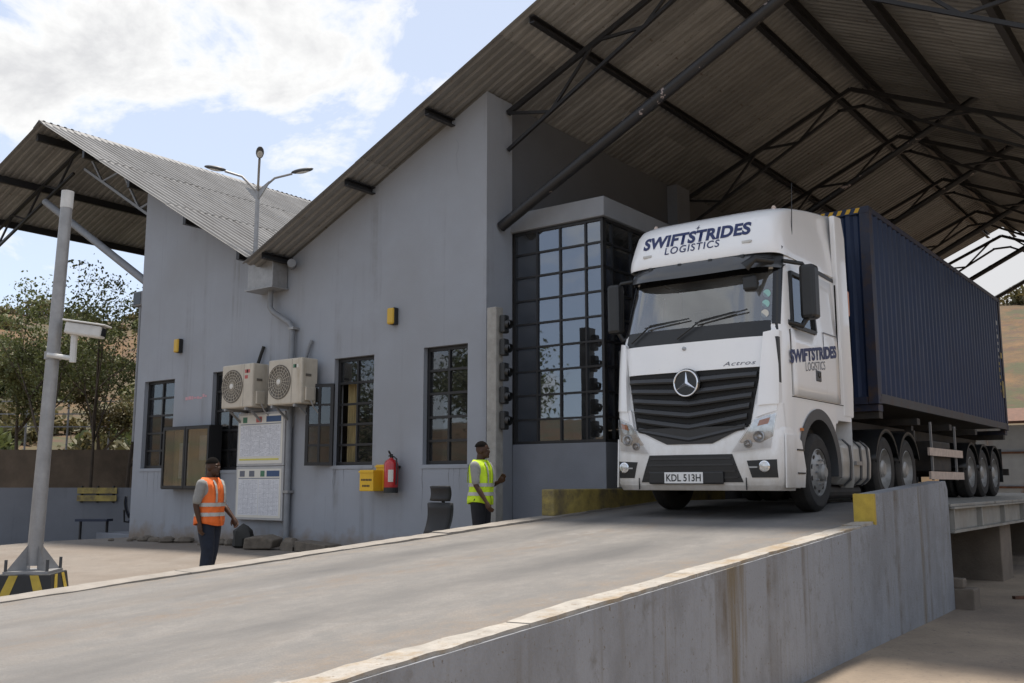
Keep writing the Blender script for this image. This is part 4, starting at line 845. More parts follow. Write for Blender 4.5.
for s in (0.08, 0.92): p = q0.lerp(q1, s); obj('leg', MB().bar((p.x, p.y, -0.3), (p.x, p.y, 0.44), 0.05), 'steel_dark', tb_)
tag(obj('concrete_step', box((-23.6, 13.6, -0.5), (BX0 - 0.004, 15.2, 0.16)), 'plinth_paint', bevel=0.02), 'low grey concrete step at the left end of the building', 'step')
ld = thing('wall_ladder', 'dark steel ladder fixed to the left end of the building', 'ladder', (-21.9, 13.9, 0.1))
for dx in (0, 0.34): obj('rail', MB().tube([(-22.2 + dx, 13.75, 1.5), (-22.2 + dx, 13.75, 6.2)], 0.03, 8), 'steel_dark', ld)
for k in range(14): obj('rung', MB().bar((-22.2, 13.75, 1.7 + k * 0.33), (-21.86, 13.75, 1.7 + k * 0.33), 0.025), 'steel_dark', ld)
for z in (2.2, 5.8): obj('standoff', MB().bar((-21.86, 13.75, z), (BX0 - 0.002, 13.75, z), 0.04), 'steel_dark', ld)
fl = thing('floodlight', 'grey box floodlight on the left corner of the building below the overhang', 'floodlight', (-21.8, 13.4, 5.7))
obj('housing', box((-21.95, 13.25, 5.75), (-21.55, 13.5, 6.12)), 'grey_pipe', fl, bevel=0.03); obj('glass', box((-21.9, 13.24, 5.79), (-21.6, 13.249, 6.08)), 'gloss_black', fl); obj('bracket', box((-21.56, 13.32, 5.85), (BX0 - 0.002, 13.42, 6.0)), 'steel_dark', fl)
obj('conduit', MB().tube([(-21.75, 13.37, 5.75), (-21.75, 13.37, 2.4)], 0.05, 8), 'grey_pipe', fl)

# rubble against the wall
def rock(c, r, seed, m='stone'):
    rr = random.Random(seed); mb = MB().ellipsoid((0, 0, 0), (1, 1, 1), 9, 6)
    for i, v in enumerate(mb.v):
        k = 1 + 0.28 * noise.noise((v[0] * 1.6 + seed, v[1] * 1.6, v[2] * 1.6)); mb.v[i] = (v[0] * r[0] * k, v[1] * r[1] * k, v[2] * r[2] * k)
    return obj('stone', mb.mesh('stone', 30), m, None, Matrix.Translation(c) @ Matrix.Rotation(rr.uniform(0, 6), 4, 'Z'))
tag(rock((-16.45, 12.65, 0.30), (0.26, 0.22, 0.28), 11, 'bag_black'), 'black plastic bag slumped under the notice boards', 'bag')
bpy.context.scene.collection.objects[-1].name = 'rubbish_bag'
blk = tag(obj('concrete_block', MB().prism([(-0.34, 0), (0.30, 0.02), (0.36, 0.19), (0.12, 0.26), (-0.30, 0.22)], -0.2, 0.2, 'y'), 'stone', None, Matrix.Translation((-15.75, 12.6, 0.12)) @ Matrix.Rotation(0.35, 4, 'Z') @ Matrix.Rotation(0.08, 4, 'X'), bevel=0.03), 'broken tan concrete block lying beside the black bag', 'block')
tag(rock((-15.1, 12.75, 0.18), (0.26, 0.20, 0.17), 12, 'stone'), 'low rubble heap right of the tan concrete block', 'rubbish'); COL.objects[-1].name = 'rubbish_heap'
tag(obj('concrete_slab', MB().prism([(-0.5, 0), (0.5, 0), (0.46, 0.16), (-0.5, 0.2)], -0.2, 0.2, 'y'), 'stone', None, Matrix.Translation((-14.3, 12.75, 0.1)) @ Matrix.Rotation(-0.1, 4, 'Z'), bevel=0.02), 'flat broken slab at the wall foot right of the rubbish', 'slab')
rr = random.Random(9)
for k in range(16):
    x = rr.uniform(-21.0, -13.5); y = 13.05 - abs(rr.gauss(0, 0.35)); s = rr.uniform(0.05, 0.15)
    tag(rock((x, y, yard_h(x, y) + s * 0.3), (s * rr.uniform(0.8, 1.6), s, s * 0.7), 20 + k), 'loose stone in the rubble along the foot of the facade', 'stone', 'loose stones along the facade')
# bits on the lower ground by the deck
tag(obj('kerb_stub', MB().box((-3.95, 15.66, -0.8), (-3.42, 16.05, -0.14)).box((-3.9, 15.68, -0.14), (-3.56, 15.9, 0.0)), 'pier_concrete', bevel=0.02), 'grey stepped concrete stub at the end of the ramp wall', 'block')
for k, (x, y, s, lab) in enumerate(((-2.75, 17.2, 0.20, 'flat tan stone on the lower ground near the deck'), (-2.4, 16.9, 0.13, 'small tan stone beside the flat one near the deck'), (-3.1, 17.7, 0.10, 'smallest stone at the foot of the steel deck'))):
    tag(rock((x, y, -0.45), (s * 1.5, s, s * 0.35), 80 + k), lab, 'stone')
tag(obj('scrap_bar', MB().bar((-3.2, 17.3, -0.40), (-1.8, 18.4, -0.38), 0.10, 0.07), 'rusty'), 'rusty steel bar lying on the lower ground by the deck', 'bar')
tag(obj('scrap_plate', box((-0.5, -0.3, 0), (0.5, 0.3, 0.02)), 'rusty', None, Matrix.Translation((-2.2, 17.8, -0.41)) @ Matrix.Rotation(0.6, 4, 'Z')), 'flat rusty plate lying past the stones by the deck', 'plate')
# far pale shed beyond the trailer
sh = thing('metal_shed', 'pale rust-stained metal shed wall behind the trailer at the right edge', 'shed', (-5, 42, -0.6))
for k in range(8): obj('wall_panel', box((-9.6 + k * 1.5, 41.0, -0.9), (-8.12 + k * 1.5, 41.08, 3.6 - 0.02 * (k % 2))), 'shed_metal', sh)
obj('roof', MB().prism([(41.0 - 0.4, 3.62), (45, 4.4), (45, 4.5), (41 - 0.4, 3.72)], -9.9, 2.7, 'x'), 'rusty', sh)
for z in (1.2, 2.5): obj('rail', box((-9.6, 40.93, z), (2.4, 40.995, z + 0.08)), 'rusty', sh)
obj('plinth', box((-9.7, 40.8, -0.9), (2.5, 40.92, 0.4)), 'kerb_concrete', sh)

# ------------------------------------------------------------------ lorry tractor (local: x to its near side, y towards its rear, z up)
TX, TY0, TZ = -6.11, 12.1, 0.97
trk = thing('lorry_tractor', 'white high-roof articulated lorry tractor with navy lettering, coming down onto the ramp', 'truck', (TX, TY0, TZ))
def part(name, me, m, parent=None, smooth=False, bevel=0, mtx=None): return obj(name, me, m, parent or trk, mtx, local=True, smooth=smooth, bevel=bevel)
CAB = [(0.33, 0.07, 1.22), (0.45, 0.03, 1.25), (1.15, 0.02, 1.25), (1.5, 0.04, 1.25), (2.0, 0.08, 1.25), (2.42, 0.13, 1.245), (2.56, 0.17, 1.235), (3.36, 0.41, 1.18), (3.64, 0.47, 1.165)]
FAIR = [(3.50, 0.28, 1.185), (3.62, 0.26, 1.185), (3.72, 0.28, 1.18), (3.95, 0.365, 1.165), (4.15, 0.455, 1.15), (4.27, 0.56, 1.135), (4.36, 0.74, 1.125), (4.43, 1.0, 1.12), (4.53, 1.5, 1.115), (4.61, 2.0, 1.11), (4.66, 2.4, 1.10), (4.70, 2.62, 1.08)]
FAIR = [(z if z < 3.7 else 3.7 + (z - 3.7) * 0.90, y, w) for z, y, w in FAIR]
NE = 5.0
def fy(x, z, tab=CAB, D=0.55):
    yf, w = interp(tab, z); q = min(1.0, abs(x) / w); return yf + D * (1 - (1 - q ** NE) ** (1 / NE))
BACK = 2.92
def outline(z, tab, us, D=0.55, back=BACK):
    yf, w = interp(tab, z); pts = []
    for u in us:                       # u 0..1 along the front to the corner, 1..2 along the side
        if u <= 1: t = u * pi / 2; x = w * sin(t) ** (2 / NE) if u > 0 else 0.0; y = yf + D * (1 - max(0.0, cos(t)) ** (2 / NE)); pts.append((x, y, z))
        else: pts.append((w, lerp(yf + D, back, u - 1), z))
    return pts
def loft(tab, zs, us, D=0.55, back=BACK, skip=None, cap=False):
    full = [-u for u in reversed(us[1:])] + us; mb = MB(); rows = []
    for z in zs:
        o = outline(z, tab, us, D if back - interp(tab, z)[0] > D else max(0.05, back - interp(tab, z)[0] - 0.05), back); left = [(-p[0], p[1], p[2]) for p in reversed(o[1:])]; rows.append(left + o)
    nu = len(full) - 1
    mb.grid(lambda i, j: rows[j][i], nu, len(zs) - 1, skip and (lambda i, j: skip((full[i] + full[i + 1]) / 2, (zs[j] + zs[j + 1]) / 2)))
    if cap: mb.add(rows[-1], [tuple(range(len(rows[-1])))])
    mb.add([rows[0][0], rows[0][-1]] + [r[0] for r in rows] + [r[-1] for r in rows], [])
    # rear wall
    n = len(rows); vs = [r[0] for r in rows] + [r[-1] for r in rows]; mb.add(vs, [(j, j + 1, n + j + 1, n + j) for j in range(n - 1)])
    return mb
def u_of(x, w): return math.asin(min(1.0, (abs(x) / w)) ** (NE / 2)) / (pi / 2)
usf = [0, 0.02, 0.05, 0.1, 0.16, 0.24, 0.33, 0.42, 0.5, 0.58, 0.66, 0.74, 0.82, 0.9, 0.96, 1.0]
def side_u(y, z, tab=CAB, D=0.55): yf, w = interp(tab, z); return 1 + (y - yf - D) / (BACK - yf - D)
us = usf + [1.06, 1.15, 1.30, 1.41, 1.55, 1.75, 2.0]
zs = [0.36, 0.45, 0.7, 0.95, 1.15, 1.35, 1.56, 1.75, 2.0, 2.2, 2.42, 2.57, 2.75, 2.95, 3.15, 3.35, 3.64]
def cabskip(u, z):
    a = abs(u)
    if 2.57 < z < 3.35 and a < 0.58: return True            # windscreen
    if 2.57 < z < 3.35 and 0.98 < a < 1.41: return True     # door window
    if z < 1.56 and a > 1.09: return True                   # wheel well
    return False
part('cab_shell', loft(CAB, zs, us, skip=cabskip).mesh('cab_shell', 40, fix=False), 'truck_white')
# flank between wheel arch and door
AC = (1.50, 0.62); AR = 0.80
for s in (-1, 1):
    mb = MB(); yl = lin(0.62, 2.92, 40)
    for a, b in zip(yl, yl[1:]):
        def zb(y): q = AR * AR - (y - AC[0]) ** 2; return max(1.30 if y > 2.2 else 0.36, AC[1] + sqrt(q)) if q > 0 else (1.35 if y > AC[0] else 0.36)
        z0, z1 = zb(a), zb(b); mb.add([(s * 1.245, a, z0), (s * 1.245, b, z1), (s * 1.245, b, 1.57), (s * 1.245, a, 1.57), (s * 1.18, a, z0), (s * 1.18, b, z1)], [(0, 1, 2, 3), (0, 4, 5, 1)])
    part('flank_panel', mb.mesh('flank_panel', 40), 'truck_white')
    mb = MB(); n = 28
    def ar(i, j, s=s):
        t = radians(-8 + 196 * i / n); r = (AR - 0.10, AR - 0.10, AR + 0.05, AR + 0.02)[j]; x = (1.0, 1.262, 1.262, 1.24)[j]; return (s * x, AC[0] - cos(t) * r, AC[1] + sin(t) * r)
    part('wheel_arch', mb.grid(ar, n, 3).mesh('wheel_arch', 40), 'dark_grey')
part('underframe', MB().box((-1.0, 0.35, 0.45), (1.0, 0.75, 1.5)).box((-0.75, 0.75, 0.7), (0.75, 2.9, 1.5)), 'chassis')
part('cab_floor', box((-1.15, 0.30, 1.58), (1.15, 2.85, 1.62)), 'black_plastic')
part('rear_lining', box((-1.12, 2.0, 1.63), (1.12, 2.1, 3.6)), 'dark_grey')
part('headliner', box((-1.12, 0.6, 3.55), (1.12, 2.0, 3.6)), 'dark_grey')
def dash(i, j): x = lerp(-1.14, 1.14, i / 8); p = [(0.62, 2.0), (0.60, 2.45), (0.50, 2.56), (0.26, 2.54)][j]; return (x, p[0], p[1])
part('dashboard', MB().grid(dash, 8, 3).mesh('dashboard', 40), 'dark_grey')
for x in (-0.62, 0.62):
    se = part('seat', box((x - 0.26, 1.15, 1.95), (x + 0.26, 1.7, 2.12)), 'dark_grey', bevel=0.04)
    part('seat_back', box((x - 0.25, 1.62, 2.12), (x + 0.25, 1.78, 2.85)), 'dark_grey', se, bevel=0.05); part('head_restraint', box((x - 0.14, 1.64, 2.9), (x + 0.14, 1.75, 3.1)), 'dark_grey', se, bevel=0.04)
part('steering_wheel', MB().tube([(0.6 + 0.23 * cos(2 * pi * k / 20), 0.78 - 0.1 * sin(2 * pi * k / 20), 2.52 + 0.2 * sin(2 * pi * k / 20)) for k in range(21)], 0.018, 6, False), 'black_plastic')
# generic patch on the curved front
def patch(c4, off, th=0.03, nx=8, nz=3, tab=CAB):
    (ax, az), (bx_, bz), (cx_, cz_), (dx, dz) = c4; mb = MB()
    def pt(i, j, o):
        u, v = i / nx, j / nz; x = lerp(lerp(ax, bx_, u), lerp(dx, cx_, u), v); z = lerp(lerp(az, bz, u), lerp(dz, cz_, u), v); return (x, fy(x, z, tab) - o, z)
    mb.grid(lambda i, j: pt(i, j, off), nx, nz)
    ring = [(i, 0) for i in range(nx)] + [(nx, j) for j in range(nz)] + [(i, nz) for i in range(nx, 0, -1)] + [(0, j) for j in range(nz, 0, -1)]
    k = len(ring); vs = [pt(i, j, off) for i, j in ring] + [pt(i, j, off - th) for i, j in ring]; mb.add(vs, [(i, (i + 1) % k, k + (i + 1) % k, k + i) for i in range(k)])
    return mb
def mir(c4): return [(-x, z) for x, z in (c4[1], c4[0], c4[3], c4[2])]
def sym(name, c4, off, m, th=0.03, parent=None, **k):
    return [part(name, patch(q, off, th, **k).mesh(name, 40), m, parent) for q in (c4, mir(c4))]
# windscreen
wsu = [u for u in usf if u <= 0.5801]
part('windscreen', MB().grid(lambda i, j: outline(2.57 + (3.36 - 2.57) * j / 4, CAB, [abs(i / 16 * 2 - 1) * 0.58])[0] if i >= 8 else (lambda p: (-p[0], p[1], p[2]))(outline(2.57 + (3.36 - 2.57) * j / 4, CAB, [abs(i / 16 * 2 - 1) * 0.58])[0]), 16, 4).mesh('windscreen', 180, fix=False), 'windscreen_glass')
W58 = sin(0.58 * pi / 2) ** (2 / NE)
part('cowl', patch([(-1.20, 2.37), (1.20, 2.37), (1.17, 2.60), (-1.17, 2.60)], 0.008, 0.03, 20, 3).mesh('cowl', 40), 'black_plastic')
sym('windscreen_pillar', [(W58 * 1.225, 2.55), (1.20, 2.55), (1.155, 3.40), (W58 * 1.17, 3.40)], 0.006, 'gloss_black')
part('header_trim', patch([(-1.12, 3.30), (1.12, 3.30), (1.12, 3.62), (-1.12, 3.62)], 0.006, 0.02, 16, 2).mesh('header_trim', 40), 'gloss_black')
# sun visor
def vis(i, j):
    x = lerp(-1.17, 1.17, i / 20); z, o = [(3.36, 0.24), (3.45, 0.245), (3.585, 0.17), (3.60, 0.12), (3.56, 0.10), (3.37, 0.215)][j]
    return (x, fy(x, z) - o + 0.10 * (abs(x) / 1.17) ** 4, z - 0.03 * (1 - (x / 1.17) ** 2) * (1 if j in (0, 1, 5) else 0))
sv_ = part('sun_visor', MB().grid(vis, 20, 5).mesh('sun_visor', 40), 'visor')
for x in (-0.72, -0.24, 0.24, 0.72): part('visor_bracket', box((x - 0.025, fy(x, 3.5) - 0.19, 3.44), (x + 0.025, fy(x, 3.5), 3.56)), 'black_plastic', sv_)
# roof fairing
part('roof_fairing', loft(FAIR, [3.56, 3.62] + [3.7 + (z - 3.7) * 0.90 for z in (3.72, 3.82, 3.95, 4.05, 4.15, 4.22, 4.27, 4.32, 4.36, 4.40, 4.43, 4.48, 4.53, 4.57, 4.61, 4.64, 4.66, 4.68, 4.70)], usf + [1.1, 1.25, 1.5, 1.75, 2.0], cap=True).mesh('roof_fairing', 50, fix=True), 'truck_white')
for s in (-1, 1):
    def seal(i, j, s=s): y = lerp(0.55, 2.62, i / 12); z = 3.50 + 0.10 * (1 - (i / 12)) ** 1.5 - 0.02 * (i / 12); return (s * (interp(CAB, z)[1] + 0.012), y, z + (0, 0.075)[j] * (1 - 0.3 * i / 12))
    o = part('roof_seal', MB().grid(seal, 12, 1), 'black_plastic'); o.modifiers.new('s', 'SOLIDIFY').thickness = 0.02
    part('visor_end', patch([(s * 0.92 if s > 0 else -1.16, 3.38), (s * 1.16 if s > 0 else -0.92, 3.38), (1.15 if s > 0 else -0.9, 3.60), (0.9 if s > 0 else -1.15, 3.60)], 0.05, 0.05, 6, 2).mesh('visor_end', 40), 'black_plastic')
    part('roof_marker', box((s * 0.78 - 0.07, fy(0.78, 3.74, FAIR) - 0.02, 3.72), (s * 0.78 + 0.07, fy(0.78, 3.74, FAIR) + 0.02, 3.76)), 'cctv_white', bevel=0.008)
    part('beacon', MB().lathe([(0.035, 0), (0.035, 0.05), (0.02, 0.08), (0, 0.085)], 10, 'z', (s * 0.95, 0.90, 4.28)), 'reflector_board')
part('antenna', MB().tube([(1.13, 0.95, 3.78), (1.16, 1.0, 3.95), (1.17, 1.05, 4.70)], [0.03, 0.008, 0.004], 6), 'black_plastic')
# lettering on the fairing
def fair_pt(ox, oz, slope=0.0):
    return lambda x, y: (ox + x, fy(ox + x, oz + y + slope * x, FAIR) - 0.006, oz + y + slope * x)
def lettering(body, size, bold, ox, oz, m, width, fn=fair_pt, slope=0.0, spacing=1.0, hscale=1.0, parent=None, shear=0.0):
    me = text_mesh(body, size, bold, spacing, shear); xsv = [v.co.x for v in me.vertices]; k = width / (max(xsv) - min(xsv)); c0 = (max(xsv) + min(xsv)) / 2
    ysv = [v.co.y for v in me.vertices]; cy = (max(ysv) + min(ysv)) / 2
    f = fn(ox, oz, slope); remap(me, lambda x, y: f((x - c0) * k, (y - cy) * k * hscale)); return part('lettering', me, m, parent)
lettering('SWIFTSTRIDES', 0.2, 0.0085, -0.04, 3.955, 'text_navy', 1.70, spacing=1.03, hscale=1.0)
lettering('LOGISTICS', 0.14, 0.0015, -0.06, 3.785, 'text_navy', 0.86, spacing=1.15)
def fleck(x, y): return fair_pt(-0.02, 4.10)(x, y)
part('emblem_mark', remap(MB().add([(0, 0.05, 0), (0.012, 0, 0), (0, -0.045, 0), (-0.012, 0, 0), (0.04, -0.012, 0), (0, -0.005, 0), (-0.04, -0.012, 0), (0, 0.012, 0)], [(0, 1, 2, 3), (4, 5, 6, 7)]).mesh('emblem', fix=False), fleck), 'text_navy')
# bonnet flap, corner deflectors, bumper
part('front_flap', patch([(-1.0, 1.96), (1.0, 1.96), (1.06, 2.375), (-1.06, 2.375)], 0.045, 0.06, 16, 5).mesh('front_flap', 40), 'truck_white', bevel=0.012)
for q in sym('corner_deflector', [(0.985, 1.44), (1.222, 1.46), (1.215, 2.46), (1.055, 2.42)], 0.10, 'truck_white', 0.12, nx=8, nz=8): b_ = q.modifiers.new('b', 'BEVEL'); b_.width = 0.02; b_.segments = 2; b_.limit_method = 'ANGLE'
for s in (-1, 1): part('deflector_gap', box((s * 1.20 - 0.02, fy(1.2, 1.9) - 0.06, 1.5), (s * 1.20 + 0.02, fy(1.2, 1.9) + 0.02, 2.36)), 'black_plastic')
part('grille_recess', patch([(-0.84, 1.12), (0.84, 1.12), (1.0, 1.955), (-1.0, 1.955)], 0.03, 0.03, 12, 4).mesh('grille_recess', 40), 'recess_black')
part('grille_chin', patch([(-0.34, 0.955), (0.34, 0.955), (0.84, 1.18), (-0.84, 1.18)], 0.078, 0.08, 12, 2).mesh('grille_chin', 40), 'grille_black')
for k in range(6):
    t = k / 5.0; ze = lerp(1.86, 1.17, t); zc = lerp(1.83, 1.02, t); hw = lerp(0.965, 0.80, t); mb = MB(); nseg = 16
    def sl(i, j, ze=ze, zc=zc, hw=hw):
        x = lerp(-hw, hw, i / nseg); q = abs(x) / hw; z = lerp(zc, ze, q ** 1.1); o, dz = [(0.035, -0.040), (0.085, -0.034), (0.098, -0.012), (0.070, 0.036), (0.035, 0.046)][j]; return (x, fy(x, z + dz) - o * (1 - 0.25 * q ** 6), z + dz)
    part('grille_slat', mb.grid(sl, nseg, 4).mesh('grille_slat', 30), 'grille_black')
# emblem: ring and three-pointed star
em = part('emblem_disc', MB().lathe([(0.205, 0), (0.205, -0.03), (0.19, -0.045), (0, -0.045)], 32, 'y', (-0.03, 0.0, 1.79)).mesh('emblem_disc', 40), 'gloss_black', mtx=None)
rg = MB().tube([(-0.03 + 0.178 * cos(2 * pi * k / 40), -0.052, 1.79 + 0.178 * sin(2 * pi * k / 40)) for k in range(41)], 0.014, 8, False); part('emblem_ring', rg.mesh('ring', 60), 'chrome', em)
mb = MB()
for k in range(3):
    a = pi / 2 + 2 * pi * k / 3; tip = (-0.03 + 0.172 * cos(a), -0.048, 1.79 + 0.172 * sin(a)); l = a + pi / 3; r = a - pi / 3; ctr = (-0.03, -0.075, 1.79)
    L1 = (-0.03 + 0.030 * cos(l), -0.046, 1.79 + 0.030 * sin(l)); R1 = (-0.03 + 0.030 * cos(r), -0.046, 1.79 + 0.030 * sin(r)); mb.add([tip, L1, ctr, R1], [(0, 1, 2), (0, 2, 3)])
part('emblem_star', mb.mesh('star', fix=False), 'chrome', em)
def flap_pt(ox, oz, slope=0.0): return lambda x, y: (ox + x, fy(ox + x, oz + y) - 0.049, oz + y)
lettering('Actros', 0.08, 0.0, 0.72, 2.025, 'text_grey', 0.46, fn=flap_pt, spacing=1.1, hscale=0.55, shear=0.35)
part('flap_lock', MB().lathe([(0.028, 0), (0.028, -0.02), (0, -0.024)], 12, 'y', (-0.10, fy(0, 2.3) - 0.045, 2.29)), 'silver')
BMP = [(0.33, 0.02, 1.225), (0.42, -0.035, 1.258), (0.62, -0.05, 1.262), (0.90, -0.045, 1.262), (1.10, -0.03, 1.26), (1.16, -0.01, 1.255)]
def bskip(u, z): return abs(u) > 1.06
part('bumper', loft(BMP, [0.33, 0.36, 0.42, 0.5, 0.62, 0.76, 0.90, 1.0, 1.10, 1.16], usf + [1.05], D=0.55, back=0.62).mesh('bumper', 40), 'truck_white')
sym('bumper_wing', [(0.865, 1.09), (1.245, 1.11), (1.235, 1.48), (0.945, 1.46)], 0.055, 'truck_white', 0.07, nx=10, nz=3)
part('lower_grille', patch([(-0.76, 0.44), (0.76, 0.44), (0.62, 0.81), (-0.62, 0.81)], 0.008, 0.03, 14, 4, BMP).mesh('lower_grille', 40), 'black_plastic')
for k in range(4): part('lower_grille_bar', patch([(-0.70 + 0.03 * k, 0.49 + k * 0.085), (0.70 - 0.03 * k, 0.49 + k * 0.085), (0.69 - 0.03 * k, 0.515 + k * 0.085), (-0.69 + 0.03 * k, 0.515 + k * 0.085)], 0.020, 0.02, 10, 1, BMP), 'grille_black')
for s in (-1, 1): part('bumper_seam', box((s * 0.80 - 0.004, fy(0.8, 0.6, BMP) - 0.004, 0.34), (s * 0.80 + 0.004, fy(0.8, 0.6, BMP) + 0.02, 0.5)), 'black_plastic')
part('lower_lip', patch([(-1.19, 0.335), (1.19, 0.335), (1.20, 0.40), (-1.20, 0.40)], 0.016, 0.03, 20, 1, BMP), 'truck_white')
sym('fog_recess', [(0.88, 0.50), (1.19, 0.50), (1.185, 0.735), (0.82, 0.72)], 0.008, 'black_plastic', 0.02, nx=8, nz=3, tab=BMP)
for s in (-1, 1):
    fx = s * 1.05; f0 = fy(fx, 0.64, BMP); fg = part('fog_lamp', MB().lathe([(0.075, 0.03), (0.075, -0.025), (0.06, -0.03), (0.05, -0.012), (0, 0.0)], 18, 'y', (fx, f0, 0.645)).mesh('fog_lamp', 40), 'chrome')
    part('fog_lens', MB().lathe([(0.058, -0.026), (0.03, -0.034), (0, -0.036)], 16, 'y', (fx, f0, 0.645)).mesh('fog_lens', 60), 'lamp_lens', fg)
    part('fog_strip', box((s * 0.93 - 0.09, fy(0.93, 0.63, BMP) - 0.02, 0.625), (s * 0.93 + 0.03, fy(0.93, 0.63, BMP) + 0.01, 0.645)), 'silver')
    # headlamp: chromed bowl, lamps, indicator, clear cover
    q = [(0.62, 0.83), (1.13, 0.885), (1.19, 1.34), (0.93, 1.25)]; q = q if s > 0 else mir(q)
    hl = part('headlamp', patch(q, 0.064, 0.06, 10, 4).mesh('headlamp', 40), 'lamp_lens')
    for (hx_, hz_, r) in ((0.84, 0.94, 0.055), (0.99, 1.03, 0.078)):
        part('reflector', MB().lathe([(r, 0.0), (r, -0.02), (r * 0.8, -0.024), (r * 0.5, -0.006), (0, 0.0)], 18, 'y', (s * hx_, fy(hx_, hz_) - 0.066, hz_)).mesh('reflector', 40), 'silver', hl)
        part('bulb_lens', MB().lathe([(r * 0.45, -0.006), (r * 0.3, -0.016), (0, -0.02)], 14, 'y', (s * hx_, fy(hx_, hz_) - 0.068, hz_)).mesh('bulb', 60), 'lamp_lens', hl)
    q2 = [(0.97, 1.17), (1.10, 1.20), (1.125, 1.28), (1.0, 1.245)]; q2 = q2 if s > 0 else mir(q2)
    part('indicator', patch(q2, 0.072, 0.01, 4, 2), 'lamp_orange', hl)
    q3 = [(0.955, 1.285), (1.195, 1.37), (1.20, 1.47), (1.0, 1.455)]; q3 = q3 if s > 0 else mir(q3)
    part('lamp_brow', patch(q3, 0.075, 0.03, 6, 1), 'truck_white', hl)
    part('lamp_cover', patch(q, 0.098, 0.012, 10, 4).mesh('lamp_cover', 60), 'lamp_cover', hl)
# number plate
part('plate_holder', box((-0.62, -0.088, 0.415), (0.50, -0.05, 0.585)), 'black_plastic', bevel=0.02)
pl = part('number_plate', box((-0.37, -0.097, 0.425), (0.21, -0.0895, 0.575)), 'plate_white', bevel=0.004)
me = text_mesh('KDL 513H', 0.13, 0.0025, 1.0); xsv = [v.co.x for v in me.vertices]; k_ = 0.52 / (max(xsv) - min(xsv)); c0 = (max(xsv) + min(xsv)) / 2; ysv = [v.co.y for v in me.vertices]; c1 = (max(ysv) + min(ysv)) / 2; k2 = 0.098 / (max(ysv) - min(ysv))
part('plate_number', remap(me, lambda x, y: (-0.08 + (x - c0) * k_, -0.0985, 0.50 + (y - c1) * k2)), 'black_paint', pl)
# wipers
for x0, z0, x1, z1 in ((-0.98, 2.44, -0.25, 2.72), (-0.22, 2.44, 0.62, 2.76)):
    a = Vector((x0, fy(x0, z0) - 0.05, z0)); b = Vector((x1, fy(x1, z1) - 0.04, z1)); kx = lerp(x0, x1, 0.42); kz = z0 + 0.24; kp = Vector((kx, fy(kx, kz) - 0.06, kz))
    w = part('wiper', MB().tube([a, kp, b], [0.014, 0.010, 0.007], 6), 'black_plastic'); part('wiper_blade', MB().bar(kp + Vector((-0.10, 0.01, -0.03)), b + Vector((0.18, 0.0, 0.01)), 0.012, 0.018), 'black_plastic', w)
for z in (2.70, 2.84, 2.99): part('windscreen_sticker', MB().lathe([(0.055, 0), (0.055, -0.003), (0, -0.003)], 16, 'y', (1.02, fy(1.02, z) - 0.004, z)), 'sticker_cyan' if z > 2.75 else 'paper_head')
part('interior_mirror', box((0.70, 0.28, 3.06), (0.90, 0.34, 3.26)), 'black_plastic', bevel=0.03)
part('dash_papers', box((-0.35, 0.30, 2.565), (0.05, 0.5, 2.60)), 'paper_head')
# front-view (kerb) mirror at the upper corner
part('kerb_mirror', MB().tube([(1.08, fy(1.08, 3.42) - 0.12, 3.44), (0.98, 0.05, 3.42), (0.86, 0.02, 3.32)], [0.05, 0.05, 0.075], 8).mesh('kerb_mirror', 50), 'black_plastic')
